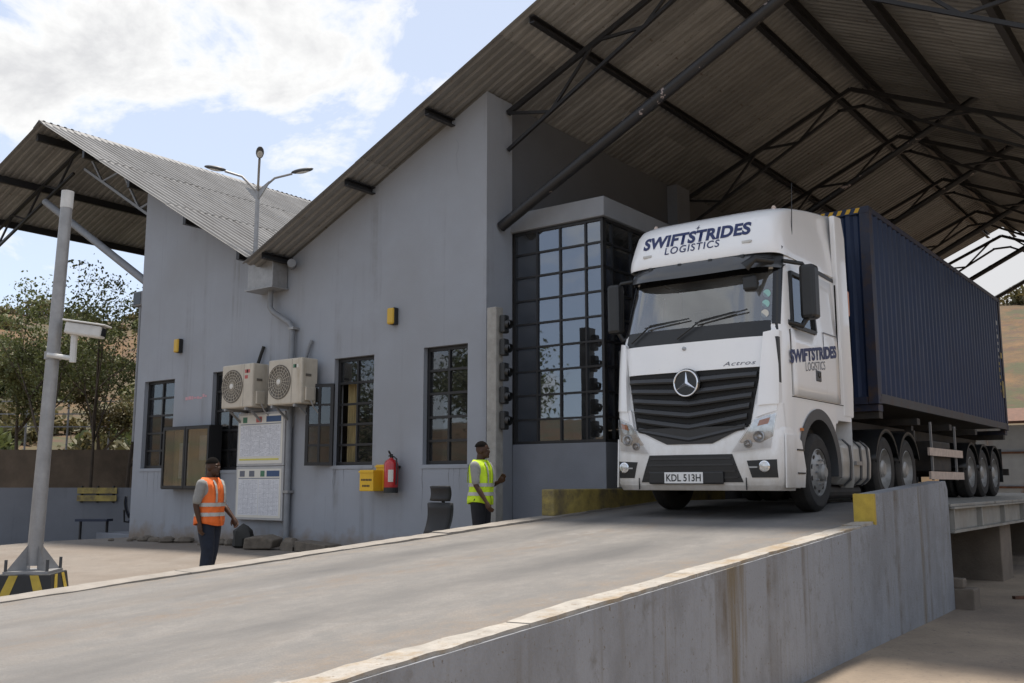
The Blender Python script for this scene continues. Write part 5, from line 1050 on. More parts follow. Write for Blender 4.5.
# doors
def door_pt(s, y, z, o): return (s * (interp(CAB, z)[1] + o), y, z)
for s in (-1, 1):
    W0 = [(0.56, 1.58), (0.53, 2.50), (0.66, 3.44), (2.22, 3.44), (2.40, 2.55), (2.40, 1.62)]
    mb = MB(); ny, nz_ = 12, 10
    def dp(i, j, o, s=s):
        z = lerp(1.60, 3.44, j / nz_); y = lerp(lerp(0.58, 0.72, smoothstep((z - 2.5) / 0.9)), 2.42, i / ny); return door_pt(s, y, z, o)
    def dskip(i, j):
        p = dp(i + 0.5, j + 0.5, 0); return 2.60 < p[2] < 3.36 and p[1] < 1.52
    mb.grid(lambda i, j: dp(i, j, 0.016), ny, nz_, dskip)
    d = part('door', mb.mesh('door', 40), 'truck_white'); d.modifiers.new('s', 'SOLIDIFY').thickness = 0.012
    yw0, yw1, zw0, zw1 = 0.72, 1.52, 2.56, 3.33
    mb = MB()
    for p, q in (((yw0 - 0.08, zw0), (yw1, zw0)), ((yw1, zw0), (yw1, zw1)), ((yw1, zw1), (yw0 + 0.04, zw1)), ((yw0 + 0.04, zw1), (yw0 - 0.08, zw0))): mb.bar(door_pt(s, p[0], p[1], 0.012), door_pt(s, q[0], q[1], 0.012), 0.05, 0.05)
    wn = part('door_window', mb, 'black_plastic', d)
    part('pane', MB().add([door_pt(s, yw0 - 0.08, zw0, 0.0), door_pt(s, yw1, zw0, 0.0), door_pt(s, yw1, zw1, 0.0), door_pt(s, yw0 + 0.04, zw1, 0.0)], [(0, 1, 2, 3)]).mesh('pane', fix=False), 'window_glass', d)
    part('handle', box((s * 1.262 - 0.015, 1.42, 1.86), (s * 1.262 + 0.018, 1.62, 2.02)), 'dark_grey', d, bevel=0.03)
    part('handle_cup', MB().lathe([(0.05, 0), (0.05, s * 0.024), (0.035, s * 0.026), (0.03, s * 0.012), (0, s * 0.012)], 14, 'x', (s * 1.262, 1.52, 1.96)), 'gloss_black', d)
    part('locker_seam', MB().box((s * 1.258, 1.80, 1.70), (s * 1.2632, 1.812, 2.60)).box((s * 1.258, 1.80, 2.60), (s * 1.2632, 2.40, 2.612)).box((s * 1.258, 1.812, 1.70), (s * 1.2632, 2.40, 1.712)), 'text_grey', d)
    for a_, b_2 in (((0.52, 1.578), (2.58, 1.59)), ((2.455, 1.60), (2.467, 3.42)), ((0.545, 1.60), (0.557, 2.5))): part('panel_gap', box((s * 1.23, a_[0], a_[1]), (s * 1.2525, b_2[0], b_2[1])), 'recess_black')
    # step panel ahead of the wheel
    sp_ = part('step_panel', MB().prism([(0.16, 0.37), (0.80, 0.37), (0.86, 0.62), (0.74, 0.98), (0.60, 1.06), (0.20, 1.06)], s * 1.256, s * 1.276, 'x'), 'truck_white')
    for z in (0.55, 0.86): part('step_tread', box((s * 1.277 - 0.01, 0.55, z), (s * 1.277 + 0.012, 0.80, z + 0.02)), 'black_plastic', sp_)
    part('side_marker', box((s * 1.262 - 0.01, 0.76, 1.13), (s * 1.262 + 0.012, 0.84, 1.17)), 'lamp_orange')
    # mirrors
    m_ = part('mirror', box((s * 1.43 - 0.11, 0.36 if s < 0 else 0.74, 2.66), (s * 1.43 + 0.11, 0.54 if s < 0 else 0.98, 3.42)), 'black_plastic', bevel=0.05)
    part('mirror_glass', box((s * 1.43 - 0.09, 0.542 if s < 0 else 0.982, 2.70), (s * 1.43 + 0.09, 0.548 if s < 0 else 0.988, 3.34)), 'chrome', m_)
    for tb2 in (MB().tube([(s * 1.18, 0.55, 3.46), (s * 1.36, 0.5 if s < 0 else 0.80, 3.44), (s * 1.40, 0.5 if s < 0 else 0.84, 3.36)], 0.03, 8), MB().tube([(s * 1.22, 0.55, 2.60), (s * 1.34, 0.50 if s < 0 else 0.76, 2.56), (s * 1.40, 0.46 if s < 0 else 0.84, 2.70)], 0.04, 8)): part('mirror_arm', tb2.mesh('arm', 50), 'black_plastic', m_)
    # rear side extenders
    part('side_extender', MB().prism([(2.60, 1.42), (3.04, 1.42), (3.08, 1.9), (3.0, 4.25), (2.88, 4.57), (2.55, 4.54)], s * 1.17, s * 1.2535, 'x'), 'truck_white', bevel=0.02)
    part('extender_marker', box((s * 1.20 - 0.03, 3.03, 3.02), (s * 1.20 + 0.05, 3.10, 3.42)), 'lamp_orange', bevel=0.01)
def side_pt(ox, oz, slope=0.0): return lambda x, y: (interp(CAB, oz + y + slope * x)[1] + 0.0205, ox + x, oz + y + slope * x)
lettering('SWIFTSTRIDES', 0.2, 0.0105, 1.40, 2.245, 'text_navy', 1.86, fn=side_pt, hscale=0.82, slope=0.14)
lettering('LOGISTICS', 0.12, 0.0, 1.42, 2.075, 'text_grey', 0.78, fn=side_pt, spacing=1.05, hscale=1.1, slope=0.12)
# wheels
def wheel_parts(parent, x, y, z, r, s, dual, front):
    w = 0.30 if not dual else 0.58; x0 = x - s * w
    def pr(x0, w_): return [(r * 0.60, x0), (r * 0.86, x0), (r * 0.965, x0 + s * 0.03), (r, x0 + s * 0.06), (r, x0 + s * (w_ - 0.06)), (r * 0.965, x0 + s * (w_ - 0.03)), (r * 0.86, x0 + s * w_), (r * 0.63, x0 + s * (w_ - 0.005)), (r * 0.60, x0 + s * (w_ - 0.02))]
    tw_ = (w - 0.02) / 2 if dual else w; mb = MB().lathe(pr(x - s * tw_, tw_), 40, 'x', (0, y, z), cap=False)
    if dual: mb.lathe(pr(x0, tw_), 40, 'x', (0, y, z), cap=False)
    for g in (0.3, 0.5, 0.7):
        gx_ = x - s * tw_ * g; mb.lathe([(r * 1.003, gx_ - 0.006), (r * 0.98, gx_), (r * 1.003, gx_ + 0.006)], 40, 'x', (0, y, z), cap=False)
    wh = obj('wheel', mb.mesh('wheel', 30), 'rubber', parent, None, local=True)
    q = r * 0.62
    if front: prof = [(q, x - s * 0.02), (q * 0.95, x - s * 0.01), (q * 0.90, x - s * 0.05), (q * 0.80, x - s * 0.03), (q * 0.62, x + s * 0.005), (q * 0.36, x + s * 0.01), (q * 0.34, x + s * 0.06), (q * 0.22, x + s * 0.09), (0, x + s * 0.09)]
    else: prof = [(q, x - s * 0.02), (q * 0.95, x - s * 0.01), (q * 0.90, x - s * 0.08), (q * 0.72, x - s * 0.14), (q * 0.45, x - s * 0.14), (q * 0.42, x - s * 0.05), (q * 0.30, x - s * 0.02), (0, x - s * 0.02)]
    rim = obj('rim', MB().lathe(prof, 32, 'x', (0, y, z), cap=False).mesh('rim', 35), 'rim_grey', wh, None, local=True)
    mb = MB(); br = q * (0.52 if front else 0.58); bxo = x + s * (0.006 if front else -0.14)
    for k in range(10): a = 2 * pi * k / 10; mb.tube([(bxo, y + br * cos(a), z + br * sin(a)), (bxo + s * 0.035, y + br * cos(a), z + br * sin(a))], 0.016, 6)
    obj('wheel_nuts', mb, 'silver', rim, None, local=True)
    if front:
        mb = MB()
        for k in range(10): a = 2 * pi * (k + 0.5) / 10; rr_ = q * 0.74; mb.lathe([(0.035, 0), (0.035, s * 0.006), (0, s * 0.006)], 10, 'x', (x - s * 0.022, y + rr_ * cos(a), z + rr_ * sin(a)))
        obj('hand_holes', mb, 'black_plastic', rim, None, local=True)
R_ = 0.545
for s in (-1, 1):
    wheel_parts(trk, s * 1.23, 1.50, 0.033 + R_, R_, s, False, True)
    wheel_parts(trk, s * 1.23, 4.62, 0.12 + R_, R_, s, True, False); wheel_parts(trk, s * 1.23, 5.92, 0.12 + R_, R_, s, True, False)
    part('fuel_tank', MB().prism([(0.62, 0.42), (1.12, 0.40), (1.22, 0.50), (1.235, 0.75), (1.22, 0.98), (1.12, 1.08), (0.62, 1.06)] if s > 0 else [(-0.62, 0.42), (-1.12, 0.40), (-1.22, 0.50), (-1.235, 0.75), (-1.22, 0.98), (-1.12, 1.08), (-0.62, 1.06)], 2.50, 3.85, 'y'), 'tank', bevel=0.03)
    for y in (2.80, 3.28, 3.62): part('tank_strap', MB().prism([(s * 1.12, 0.385), (s * 1.238, 0.49), (s * 1.252, 0.75), (s * 1.238, 0.99), (s * 1.12, 1.098), (s * 1.12, 1.085), (s * 1.22, 0.98), (s * 1.236, 0.75), (s * 1.22, 0.5), (s * 1.12, 0.40)], y, y + 0.07, 'y'), 'dark_grey')
    part('tank_step', box((s * 1.24 - 0.02, 2.98, 0.70), (s * 1.24 + 0.035, 3.26, 0.76)), 'silver')
    for yc in (4.62, 5.92):
        mb = MB().grid(lambda i, j, s=s, yc=yc: (s * (0.62, 1.27, 1.27)[j], yc - 0.66 * cos(radians(12 + 150 * i / 16)) * (1, 1, 0.97)[j], 0.12 + R_ + 0.66 * sin(radians(12 + 150 * i / 16)) * (1, 1, 0.95)[j] - (0, 0, 0.03)[j]), 16, 2)
        o = part('mudguard', mb.mesh('mudguard', 40), 'black_plastic'); o.modifiers.new('s', 'SOLIDIFY').thickness = 0.02
    part('chassis_rail', box((s * 0.42 - 0.05, 0.8, 0.78), (s * 0.42 + 0.05, 6.6, 1.06)), 'chassis')
for y in (1.50, 4.62, 5.92): part('axle', MB().tube([(-0.95, y, 0.66), (0.95, y, 0.66)], 0.09, 10), 'chassis')
part('fifth_wheel', MB().lathe([(0.5, 1.07), (0.5, 1.22), (0.4, 1.24)], 20, 'z', (0, 5.0, 0)), 'chassis')
part('rear_crossmember', box((-1.1, 6.55, 0.7), (1.1, 6.65, 0.95)), 'chassis')
part('air_tank', MB().tube([(0.95, 2.3, 0.30), (0.95, 3.8, 0.30)], 0.11, 12), 'chassis')

# ------------------------------------------------------------------ trailer and container
trl = thing('container_trailer', 'black three-axle skeleton trailer carrying the blue container', 'trailer', (TX, TY0, TZ))
def tp(name, me, m, parent=None, smooth=False, bevel=0): return obj(name, me, m, parent or trl, None, local=True, smooth=smooth, bevel=bevel)
CY0, CY1, CZ0, CZ1 = 4.35, 15.05, 1.735, 5.12
for s in (-1, 1):
    for y in (10.85, 12.05, 13.25): wheel_parts(trl, s * 1.22, y, 0.12 + R_, R_, s, True, False)
    for y in (10.85, 12.05, 13.25):
        mb = MB().grid(lambda i, j, s=s, yc=y: (s * (0.62, 1.25, 1.25)[j], yc - 0.63 * cos(radians(8 + 160 * i / 16)), 0.12 + R_ + 0.64 * sin(radians(8 + 160 * i / 16)) - (0, 0, 0.05)[j]), 16, 2)
        o = tp('mudguard', mb.mesh('mudguard', 40), 'black_plastic'); o.modifiers.new('s', 'SOLIDIFY').thickness = 0.02
    tp('main_beam', MB().prism([(4.4, 1.30), (6.9, 1.30), (7.6, 0.98), (14.7, 0.98), (14.7, 1.50), (4.4, 1.50)], s * 0.48 - 0.06, s * 0.48 + 0.06, 'x'), 'chassis')
    for z0, z1 in ((0.95, 1.10), (0.50, 0.65)): tp('side_guard', box((s * 1.21 - 0.02, 7.45, z0), (s * 1.21 + 0.02, 10.08, z1)), 'reflector_board')
    for y in (7.8, 9.7): tp('guard_post', box((s * 1.17 - 0.02, y, 0.48), (s * 1.17 + 0.018, y + 0.05, 1.6)), 'galv')
    tp('landing_leg', MB().bar((s * 0.95, 7.15, 0.35), (s * 0.95, 7.15, 1.5), 0.13).box((s * 0.95 - 0.14, 7.0, 0.30), (s * 0.95 + 0.14, 7.3, 0.35)), 'chassis')
    tp('spray_flap', box((s * 0.95 - 0.28, 14.05, 0.45), (s * 0.95 + 0.28, 14.07, 1.25)), 'black_plastic')
    tp('tail_lamp', box((s * 0.9 - 0.2, 14.72, 0.85), (s * 0.9 + 0.2, 14.78, 1.0)), 'red_paint')
for y in (10.85, 12.05, 13.25): tp('axle', MB().tube([(-0.9, y, 0.66), (0.9, y, 0.66)], 0.085, 10), 'chassis')
for y in (4.5, 6.8, 9.2, 11.5, 14.6): tp('bolster', box((-1.2, y, 1.50), (1.2, y + 0.2, 1.62)), 'chassis')
for y in (4.42, 14.75): tp('container_lock', box((-1.22, y, 1.62), (1.22, y + 0.25, 1.73)), 'container_frame')
tp('rear_bumper', box((-1.2, 14.9, 0.62), (1.2, 15.0, 0.78)), 'chassis')
tp('toolbox', box((0.72, 8.1, 0.66), (1.12, 9.5, 1.25)), 'chassis', bevel=0.02)
tp('spare_beam', box((-1.1, 6.9, 1.0), (1.1, 7.0, 1.4)), 'chassis')
con = thing('shipping_container', 'dark blue corrugated shipping container on the trailer under the canopy', 'container', (TX, TY0, TZ))
def cpart(name, me, m, parent=None, bevel=0): return obj(name, me, m, parent or con, None, local=True, bevel=bevel)
def corr(s):
    mb = MB(); y0, y1 = CY0 + 0.16, CY1 - 0.10; p = 0.278; n = int((y1 - y0) / p); p = (y1 - y0) / n; pts = []
    for k in range(n): y = y0 + k * p; pts += [(y, 0.0), (y + p * 0.26, 0.0), (y + p * 0.5, 0.042), (y + p * 0.76, 0.042)]
    pts.append((y1, 0.0)); return mb.grid(lambda i, j: (s * (1.247 - pts[i][1]), pts[i][0], (CZ0 + 0.17, CZ1 - 0.10)[j]), len(pts) - 1, 1)
for s in (-1, 1):
    cpart('side_wall', corr(s).mesh('side_wall', fix=False), 'container_blue')
    cpart('top_rail', box((s * 1.22 - 0.035, CY0 + 0.15, CZ1 - 0.10), (s * 1.22 + 0.03, CY1 - 0.1, CZ1 - 0.012)), 'container_frame')
    cpart('bottom_rail', box((s * 1.22 - 0.04, CY0 + 0.18, CZ0 + 0.02), (s * 1.22 + 0.03, CY1 - 0.1, CZ0 + 0.175)), 'rail_grey')
    for y in (CY0, CY1 - 0.16):
        cpart('corner_post', box((s * 1.25 - (0.16 if s > 0 else 0), y, CZ0 + 0.12), (s * 1.25 + (0.16 if s < 0 else 0), y + 0.16, CZ1 - 0.12)), 'container_frame')
        for z in (CZ0, CZ1 - 0.125):
            cc_ = cpart('corner_casting', box((s * 1.255 - (0.17 if s > 0 else 0), y - 0.004, z), (s * 1.255 + (0.17 if s < 0 else 0), y + 0.182, z + 0.125)), 'container_frame', bevel=0.008)
            cpart('casting_hole', MB().ellipsoid((s * 1.256, y + 0.09, z + 0.062), (0.004, 0.045, 0.03), 12, 6), 'black_paint', cc_)
mb = MB(); pts = []
for k in range(9): x = -1.09 + k * 0.2422; pts += [(x, 0.0), (x + 0.07, 0.0), (x + 0.12, 0.045), (x + 0.19, 0.045)]
pts.append((1.09, 0.0)); cpart('front_wall', mb.grid(lambda i, j: (pts[i][0], CY0 + 0.02 + pts[i][1], (CZ0 + 0.1, CZ1 - 0.1)[j]), len(pts) - 1, 1).mesh('front_wall', fix=False), 'container_blue')
cpart('roof', box((-1.19, CY0 + 0.15, CZ1 - 0.05), (1.19, CY1 - 0.1, CZ1 - 0.02)), 'container_blue')
cpart('front_header', box((-1.08, CY0, CZ1 - 0.12), (1.08, CY0 + 0.15, CZ1 - 0.01)), 'container_blue'); cpart('front_sill', box((-1.08, CY0, CZ0), (1.08, CY0 + 0.15, CZ0 + 0.12)), 'container_frame')
for s in (-1, 1):
    d = cpart('rear_door', box((0.01 if s > 0 else -1.09, CY1 - 0.10, CZ0 + 0.12), (1.09 if s > 0 else -0.01, CY1 - 0.05, CZ1 - 0.12)), 'container_blue')
    for x in (0.3, 0.8): cpart('lock_rod', MB().tube([(s * x, CY1 - 0.03, CZ0 + 0.1), (s * x, CY1 - 0.03, CZ1 - 0.1)], 0.02, 8), 'galv', d)
cpart('floor', box((-1.18, CY0 + 0.15, CZ0 + 0.06), (1.18, CY1 - 0.1, CZ0 + 0.12)), 'chassis')
for k in range(7):
    cpart('hazard_stripe', MB().prism([(0.10 + k * 0.15, CZ1 - 0.10), (0.17 + k * 0.15, CZ1 - 0.10), (0.21 + k * 0.15, CZ1 - 0.02), (0.14 + k * 0.15, CZ1 - 0.02)], CY0 - 0.006, CY0 - 0.002, 'y'), 'bright_yellow')
rr = random.Random(2)
for k in range(11):      # worn number painted down the near side by the rear post
    z = CZ1 - 0.75 - k * 0.17; cpart('stencil_mark', box((1.2485, CY1 - 0.62, z), (1.2515, CY1 - 0.62 + rr.uniform(0.05, 0.14), z + rr.uniform(0.06, 0.11))), 'galv' if k < 6 else 'dull_yellow')
for z, h in ((3.55, 0.14), (2.55, 0.42)): cpart('warning_label', box((1.2485, CY1 - 0.40, z), (1.2515, CY1 - 0.18, z + h)), 'dull_yellow')

# ------------------------------------------------------------------ people
def remeshed(name, mb, m, parent, voxel, smooth=4):
    o = obj(name, mb.mesh(name), m, parent, None, local=True); r = o.modifiers.new('r', 'REMESH'); r.mode = 'VOXEL'; r.voxel_size = voxel; r.use_smooth_shade = True
    if smooth: q = o.modifiers.new('s', 'SMOOTH'); q.iterations = smooth; q.factor = 0.5
    return o
def taper(mb, pts, rads, n=12):
    mb.tube(pts, rads, n)
    for p, r in zip(pts, rads): mb.ellipsoid(p, (r, r, r), n, 8)
def hand(mb, w, d, palm_n, side):      # w wrist, d direction of the fingers, palm_n palm normal
    d = Vector(d).normalized(); pn = Vector(palm_n).normalized(); a = d.cross(pn).normalized() * side; w = Vector(w)
    taper(mb, [w, w + d * 0.05, w + d * 0.085], [0.027, 0.034, 0.034]);
    for k in (-1, 1): taper(mb, [w + d * 0.03 + a * 0.015 * k, w + d * 0.085 + a * 0.022 * k], [0.022, 0.019])
    for k, (o, ln) in enumerate(((0.033, 0.068), (0.011, 0.078), (-0.011, 0.072), (-0.032, 0.055))):
        b = w + d * 0.09 + a * o; k1 = b + d * ln * 0.5 + pn * 0.012; k2 = k1 + d * ln * 0.38 + pn * 0.030; taper(mb, [b, k1, k2], [0.0105, 0.0098, 0.0085], 8)
    b = w + d * 0.025 + a * 0.028; taper(mb, [b, b + d * 0.035 + a * 0.026 + pn * 0.012, b + d * 0.072 + a * 0.026 + pn * 0.026], [0.014, 0.012, 0.010], 8)
def person(label, loc, rz, scale, arms, legs, vest, trousers, head_turn=0.0):
    t = thing('person', label, 'person', loc, rz); t.scale = (scale,) * 3; WORLD[t] = t.matrix_basis.copy()
    body = MB(); hip, chest, neck = Vector((0, 0, 0.95)), Vector((0, 0, 1.28)), Vector((-0.01, 0, 1.46))
    ct, st_ = cos(head_turn), sin(head_turn)
    def H(x, y, z): return (0.025 + x * ct - y * st_, x * st_ + y * ct, z)
    body.ellipsoid(H(-0.005, 0, 1.635), (0.098, 0.078, 0.105), 18, 12); body.ellipsoid(H(0.03, 0, 1.565), (0.068, 0.058, 0.075), 14, 10)
    body.ellipsoid(H(0.095, 0, 1.595), (0.022, 0.019, 0.028), 10, 8); body.ellipsoid(H(0.088, 0, 1.552), (0.016, 0.028, 0.013), 10, 8); body.ellipsoid(H(0.08, 0, 1.518), (0.022, 0.026, 0.020), 10, 8)
    body.ellipsoid(H(0.083, 0, 1.645), (0.014, 0.055, 0.012), 10, 8)
    for s in (-1, 1): body.ellipsoid(H(-0.008, 0.077 * s, 1.60), (0.022, 0.011, 0.034), 10, 8)
    taper(body, [(-0.015, 0, 1.40), (0.0, 0, 1.54)], [0.066, 0.060]); taper(body, [hip, chest, neck - Vector((0, 0, 0.06))], [0.13, 0.14, 0.09])
    shirt = MB(); pants = MB()
    def ring(mb, zs_, n=24):
        vs = []; fs = []
        for z, cx, a, b in zs_:
            for k in range(n): q = 2 * pi * k / n; e = 2 / 2.6; x = math.copysign(abs(cos(q)) ** e, cos(q)); y = math.copysign(abs(sin(q)) ** e, sin(q)); vs.append((cx + a * x, b * y, z))
        m = len(zs_)
        for i in range(m - 1):
            for k in range(n): fs.append((i * n + k, i * n + (k + 1) % n, (i + 1) * n + (k + 1) % n, (i + 1) * n + k))
        fs.append(tuple(range(n - 1, -1, -1))); fs.append(tuple((m - 1) * n + k for k in range(n))); mb.add(vs, fs)
    TOR = [(0.86, 0.0, 0.130, 0.180), (1.0, 0.005, 0.128, 0.172), (1.12, 0.01, 0.128, 0.172), (1.25, 0.008, 0.132, 0.185), (1.36, 0.0, 0.122, 0.195), (1.42, -0.008, 0.098, 0.165), (1.465, -0.012, 0.072, 0.085)]
    ring(shirt, TOR)
    for sh, el, wr, dr, pn, side in arms:
        sh, el, wr = Vector(sh), Vector(el), Vector(wr); taper(body, [sh, sh.lerp(el, 0.5), el, el.lerp(wr, 0.35), wr], [0.055, 0.047, 0.040, 0.040, 0.026]); hand(body, wr, dr, pn, side)
        taper(shirt, [sh, sh.lerp(el, 0.5), sh.lerp(el, 0.80)], [0.070, 0.064, 0.062])
    for hp, kn, an, toe in legs:
        hp, kn, an = Vector(hp), Vector(kn), Vector(an); taper(body, [hp, kn, an], [0.085, 0.055, 0.038])
        taper(pants, [hp, hp.lerp(kn, 0.4), kn, kn.lerp(an, 0.35), an + (kn - an) * 0.10], [0.120, 0.110, 0.088, 0.085, 0.078])
        f = Vector(toe); sole = MB(); taper(sole, [an + Vector((-0.035, 0, -0.045)), an + f * 0.10 + Vector((0, 0, -0.05)), an + f * 0.19 + Vector((0, 0, -0.055))], [0.040, 0.042, 0.032]); remeshed('shoe', sole, 'shoe', t, 0.012)
    ring(pants, [(0.84, 0, 0.118, 0.168), (0.95, 0, 0.124, 0.172), (1.03, 0, 0.118, 0.165)])
    remeshed('body', body, 'skin', t, 0.0075, 3); remeshed('shirt', shirt, 'shirt_grey', t, 0.012); remeshed('trousers', pants, trousers, t, 0.013)
    # short hair: cap over the skull
    hair = MB(); hv = []
    n, m = 18, 8
    for j in range(m + 1):
        th = radians(78) * j / m
        for k in range(n):
            ph = 2 * pi * k / n; x, y, z = sin(th) * cos(ph), sin(th) * sin(ph), cos(th); hv.append(H(-0.016 + 0.106 * x, 0.087 * y, 1.640 + 0.112 * z))
    hair.add(hv, [(j * n + k, (j + 1) * n + k, (j + 1) * n + (k + 1) % n, j * n + (k + 1) % n) for j in range(m) for k in range(n)]); obj('hair', hair.mesh('hair', 180), 'hair', t, None, local=True)
    for s in (-1, 1): obj('eye', MB().ellipsoid(H(0.082, 0.032 * s, 1.622), (0.010, 0.014, 0.009), 10, 8), 'eye_white', t, None, local=True)
    # vest: loose shell with gathered hem, open collar and two bands
    def vr(z):
        a, b, cx = interp([(q[0], q[2], q[3], q[1]) for q in TOR], z)[:3]; e = 0.028 + 0.012 * smoothstep((1.1 - z) / 0.25); return a + e, b + e * 0.9, cx
    def vpt(i, j, off=0.0, n=36):
        z = [0.845, 0.90, 0.97, 1.05, 1.13, 1.21, 1.29, 1.36, 1.41, 1.445, 1.475][j] if isinstance(j, int) else j
        q = 2 * pi * i / n; a, b, cx = vr(z); e = 2 / 2.5; x = math.copysign(abs(cos(q)) ** e, cos(q)); y = math.copysign(abs(sin(q)) ** e, sin(q))
        wob = (0.008 * sin(5 * q + z * 9) + 0.006 * sin(9 * q - z * 21) + 0.004 * sin(14 * q + z * 37)) * smoothstep((1.40 - z) / 0.3) + off
        yb_lim = 1.0 - 0.16 * smoothstep((z - 1.08) / 0.25) * (1 - smoothstep((z - 1.40) / 0.05))
        return (cx + (a + wob) * x, (b + wob) * y * (yb_lim if abs(y) > 0.8 else 1), z - (0.02 * cos(2 * q) if z < 0.87 else 0))
    v = obj('safety_vest', MB().grid(lambda i, j: vpt(i % 36, j), 36, 10).mesh('vest', 60), vest, t, None, local=True); v.modifiers.new('s', 'SOLIDIFY').thickness = 0.006
    for z0 in (0.955, 1.085):
        b_ = obj('reflective_band', MB().grid(lambda i, j: vpt(i % 36, z0 + 0.05 * j, 0.006), 36, 1).mesh('band', 60), 'reflective', v, None, local=True)
    for y in (-0.095, 0.095):
        pts = []
        for z in (1.14, 1.2, 1.26, 1.32, 1.37, 1.41, 1.44): a, b, cx = vr(z); pts.append((cx + a * 0.97 + 0.006, z))
        obj('shoulder_band', MB().grid(lambda i, j: (pts[j][0], y + (i - 0.5) * 0.045, pts[j][1]), 1, 6), 'reflective', v, None, local=True)
        obj('shoulder_band', MB().grid(lambda i, j: (-pts[j][0] + 0.0, y + (i - 0.5) * 0.045, pts[j][1]), 1, 6), 'reflective', v, None, local=True)
    return t
person('man in an orange safety vest, grey shirt and dark jeans walking by the notice boards', (-11.40, 8.20, 0.0), YAW - 0.30, 1.0,
       [((0.0, -0.215, 1.385), (-0.045, -0.255, 1.11), (0.02, -0.245, 0.865), (0.12, 0, -1), (0.3, 0.95, 0), -1), ((0.0, 0.215, 1.385), (0.02, 0.27, 1.11), (0.20, 0.26, 0.93), (0.5, 0, -0.86), (0.2, -0.95, 0.1), 1)],
       [((0.0, -0.09, 0.90), (0.06, -0.095, 0.50), (0.02, -0.10, 0.09), (1, -0.1, 0)), ((0.0, 0.09, 0.90), (-0.01, 0.10, 0.49), (-0.10, 0.10, 0.09), (1, 0.1, 0))], 'vest_orange', 'jeans', -0.12)
tag(obj('standing_plinth', box((-9.5, 10.3, -0.1), (-8.44, 12.0, 0.28)), 'kerb_concrete', bevel=0.02), 'low concrete plinth beside the ramp under the yellow vest man', 'plinth')
person('man in a lime yellow safety vest and dark trousers standing at the signal post', (-8.93, 11.02, 0.28), YAW - 0.42, 0.985,
       [((0.0, -0.215, 1.385), (0.045, -0.25, 1.10), (0.20, -0.235, 0.87), (0.45, 0.1, -0.9), (0.3, 0.95, 0), -1), ((0.0, 0.215, 1.385), (0.03, 0.27, 1.10), (0.20, 0.20, 1.15), (0.70, -0.2, 0.70), (0.3, -0.9, 0.1), 1)],
       [((0.0, -0.09, 0.90), (0.015, -0.095, 0.50), (0.0, -0.10, 0.09), (1, -0.1, 0)), ((0.0, 0.09, 0.90), (0.015, 0.10, 0.49), (0.0, 0.10, 0.09), (1, 0.1, 0))], 'vest_lime', 'trousers_dark', 0.30)

# ------------------------------------------------------------------ trees and shrubs
def tree(name, label, base, h, seed, mleaf, crown_from=0.35, spread=0.30, nleaf=5200, leaf=0.13, cat='tree', group=None, trunk_r=0.09, clump=0.55, lean=(0, 0)):
    rr = random.Random(seed); t = thing(name, label, cat, base, 0, group); wood = MB(); tips = []
    def grow(p, d, ln, r, depth):
        pts = [p]; rads = [r]; n = 4
        for k in range(n):
            d = (d + Vector((rr.uniform(-1, 1), rr.uniform(-1, 1), rr.uniform(-0.3, 0.6))) * 0.16).normalized(); p = p + d * ln / n; pts.append(p); rads.append(r * (1 - 0.5 * (k + 1) / n))
            if depth >= 2: tips.append((p, 0.7))
        wood.tube(pts, rads, 6 if depth < 2 else 4)
        if depth < 3:
            for q in range(rr.randint(3, 4)):
                a = rr.uniform(0, 2 * pi); el = rr.uniform(0.25, 0.95); nd = (d * 0.55 + Vector((cos(a), sin(a), el * 0.6)) * (0.75 + spread)).normalized(); s = rr.uniform(0.45, 1.0); bp = pts[0].lerp(pts[-1], s) if s < 0.99 else pts[-1]
                k = min(n, int(s * n)); grow(pts[k], nd, ln * rr.uniform(0.50, 0.72), rads[k] * 0.62, depth + 1)
        else: tips.append((p, 1.0))
    grow(Vector((0, 0, -0.3)), Vector((lean[0], lean[1], 1)).normalized(), h * 0.52, trunk_r, 0)
    zmx = max(p.z for p, _ in tips); k = h / zmx
    wood.v = [(x, y, z * k) for x, y, z in wood.v]; tips = [(Vector((p.x, p.y, p.z * k)), w) for p, w in tips if p.z * k > h * crown_from]
    obj('trunk', wood.mesh('trunk', 60), 'bark', t, None, local=True); vs = []; fs = []
    for q in range(nleaf):
        c, w = rr.choice(tips); p = c + Vector((rr.gauss(0, 1), rr.gauss(0, 1), rr.gauss(0, 0.7))) * clump * 0.5; a = Vector((rr.gauss(0, 1), rr.gauss(0, 1), rr.gauss(0, 1))).normalized(); b = a.cross(Vector((rr.gauss(0, 1), rr.gauss(0, 1), rr.gauss(0, 1)))).normalized(); s = leaf * rr.uniform(0.6, 1.3); i = len(vs)
        vs += [p - a * s * 0.5, p + b * s * 0.28, p + a * s * 0.5, p - b * s * 0.28]; fs.append((i, i + 1, i + 2, i + 3))
    me = bpy.data.meshes.new('crown'); me.from_pydata([tuple(v_) for v_ in vs], [], fs); obj('crown', me, mleaf, t, None, local=True)
    return t
def gp(d, l, z): p = FW * d + RT * l; return (p.x, p.y, z)
tree('acacia_tree', 'thin olive tree with forked trunk at the left edge behind the camera pole', gp(31.0, -14.95, -0.6), 8.6, 3, 'leaf', nleaf=6500, clump=0.42, leaf=0.12, lean=(0.05, 0.0))
tree('acacia_tree', 'slender tree with feathery crown between the pole and the building', gp(31.5, -13.65, -0.6), 8.9, 8, 'leaf', crown_from=0.45, nleaf=4500, clump=0.40, leaf=0.12, trunk_r=0.07, spread=0.1)
tree('acacia_tree', 'dense dark tree tight against the left end of the building', gp(33.0, -12.9, -0.6), 8.4, 15, 'leaf_dry', crown_from=0.2, nleaf=7500, clump=0.5, leaf=0.12)
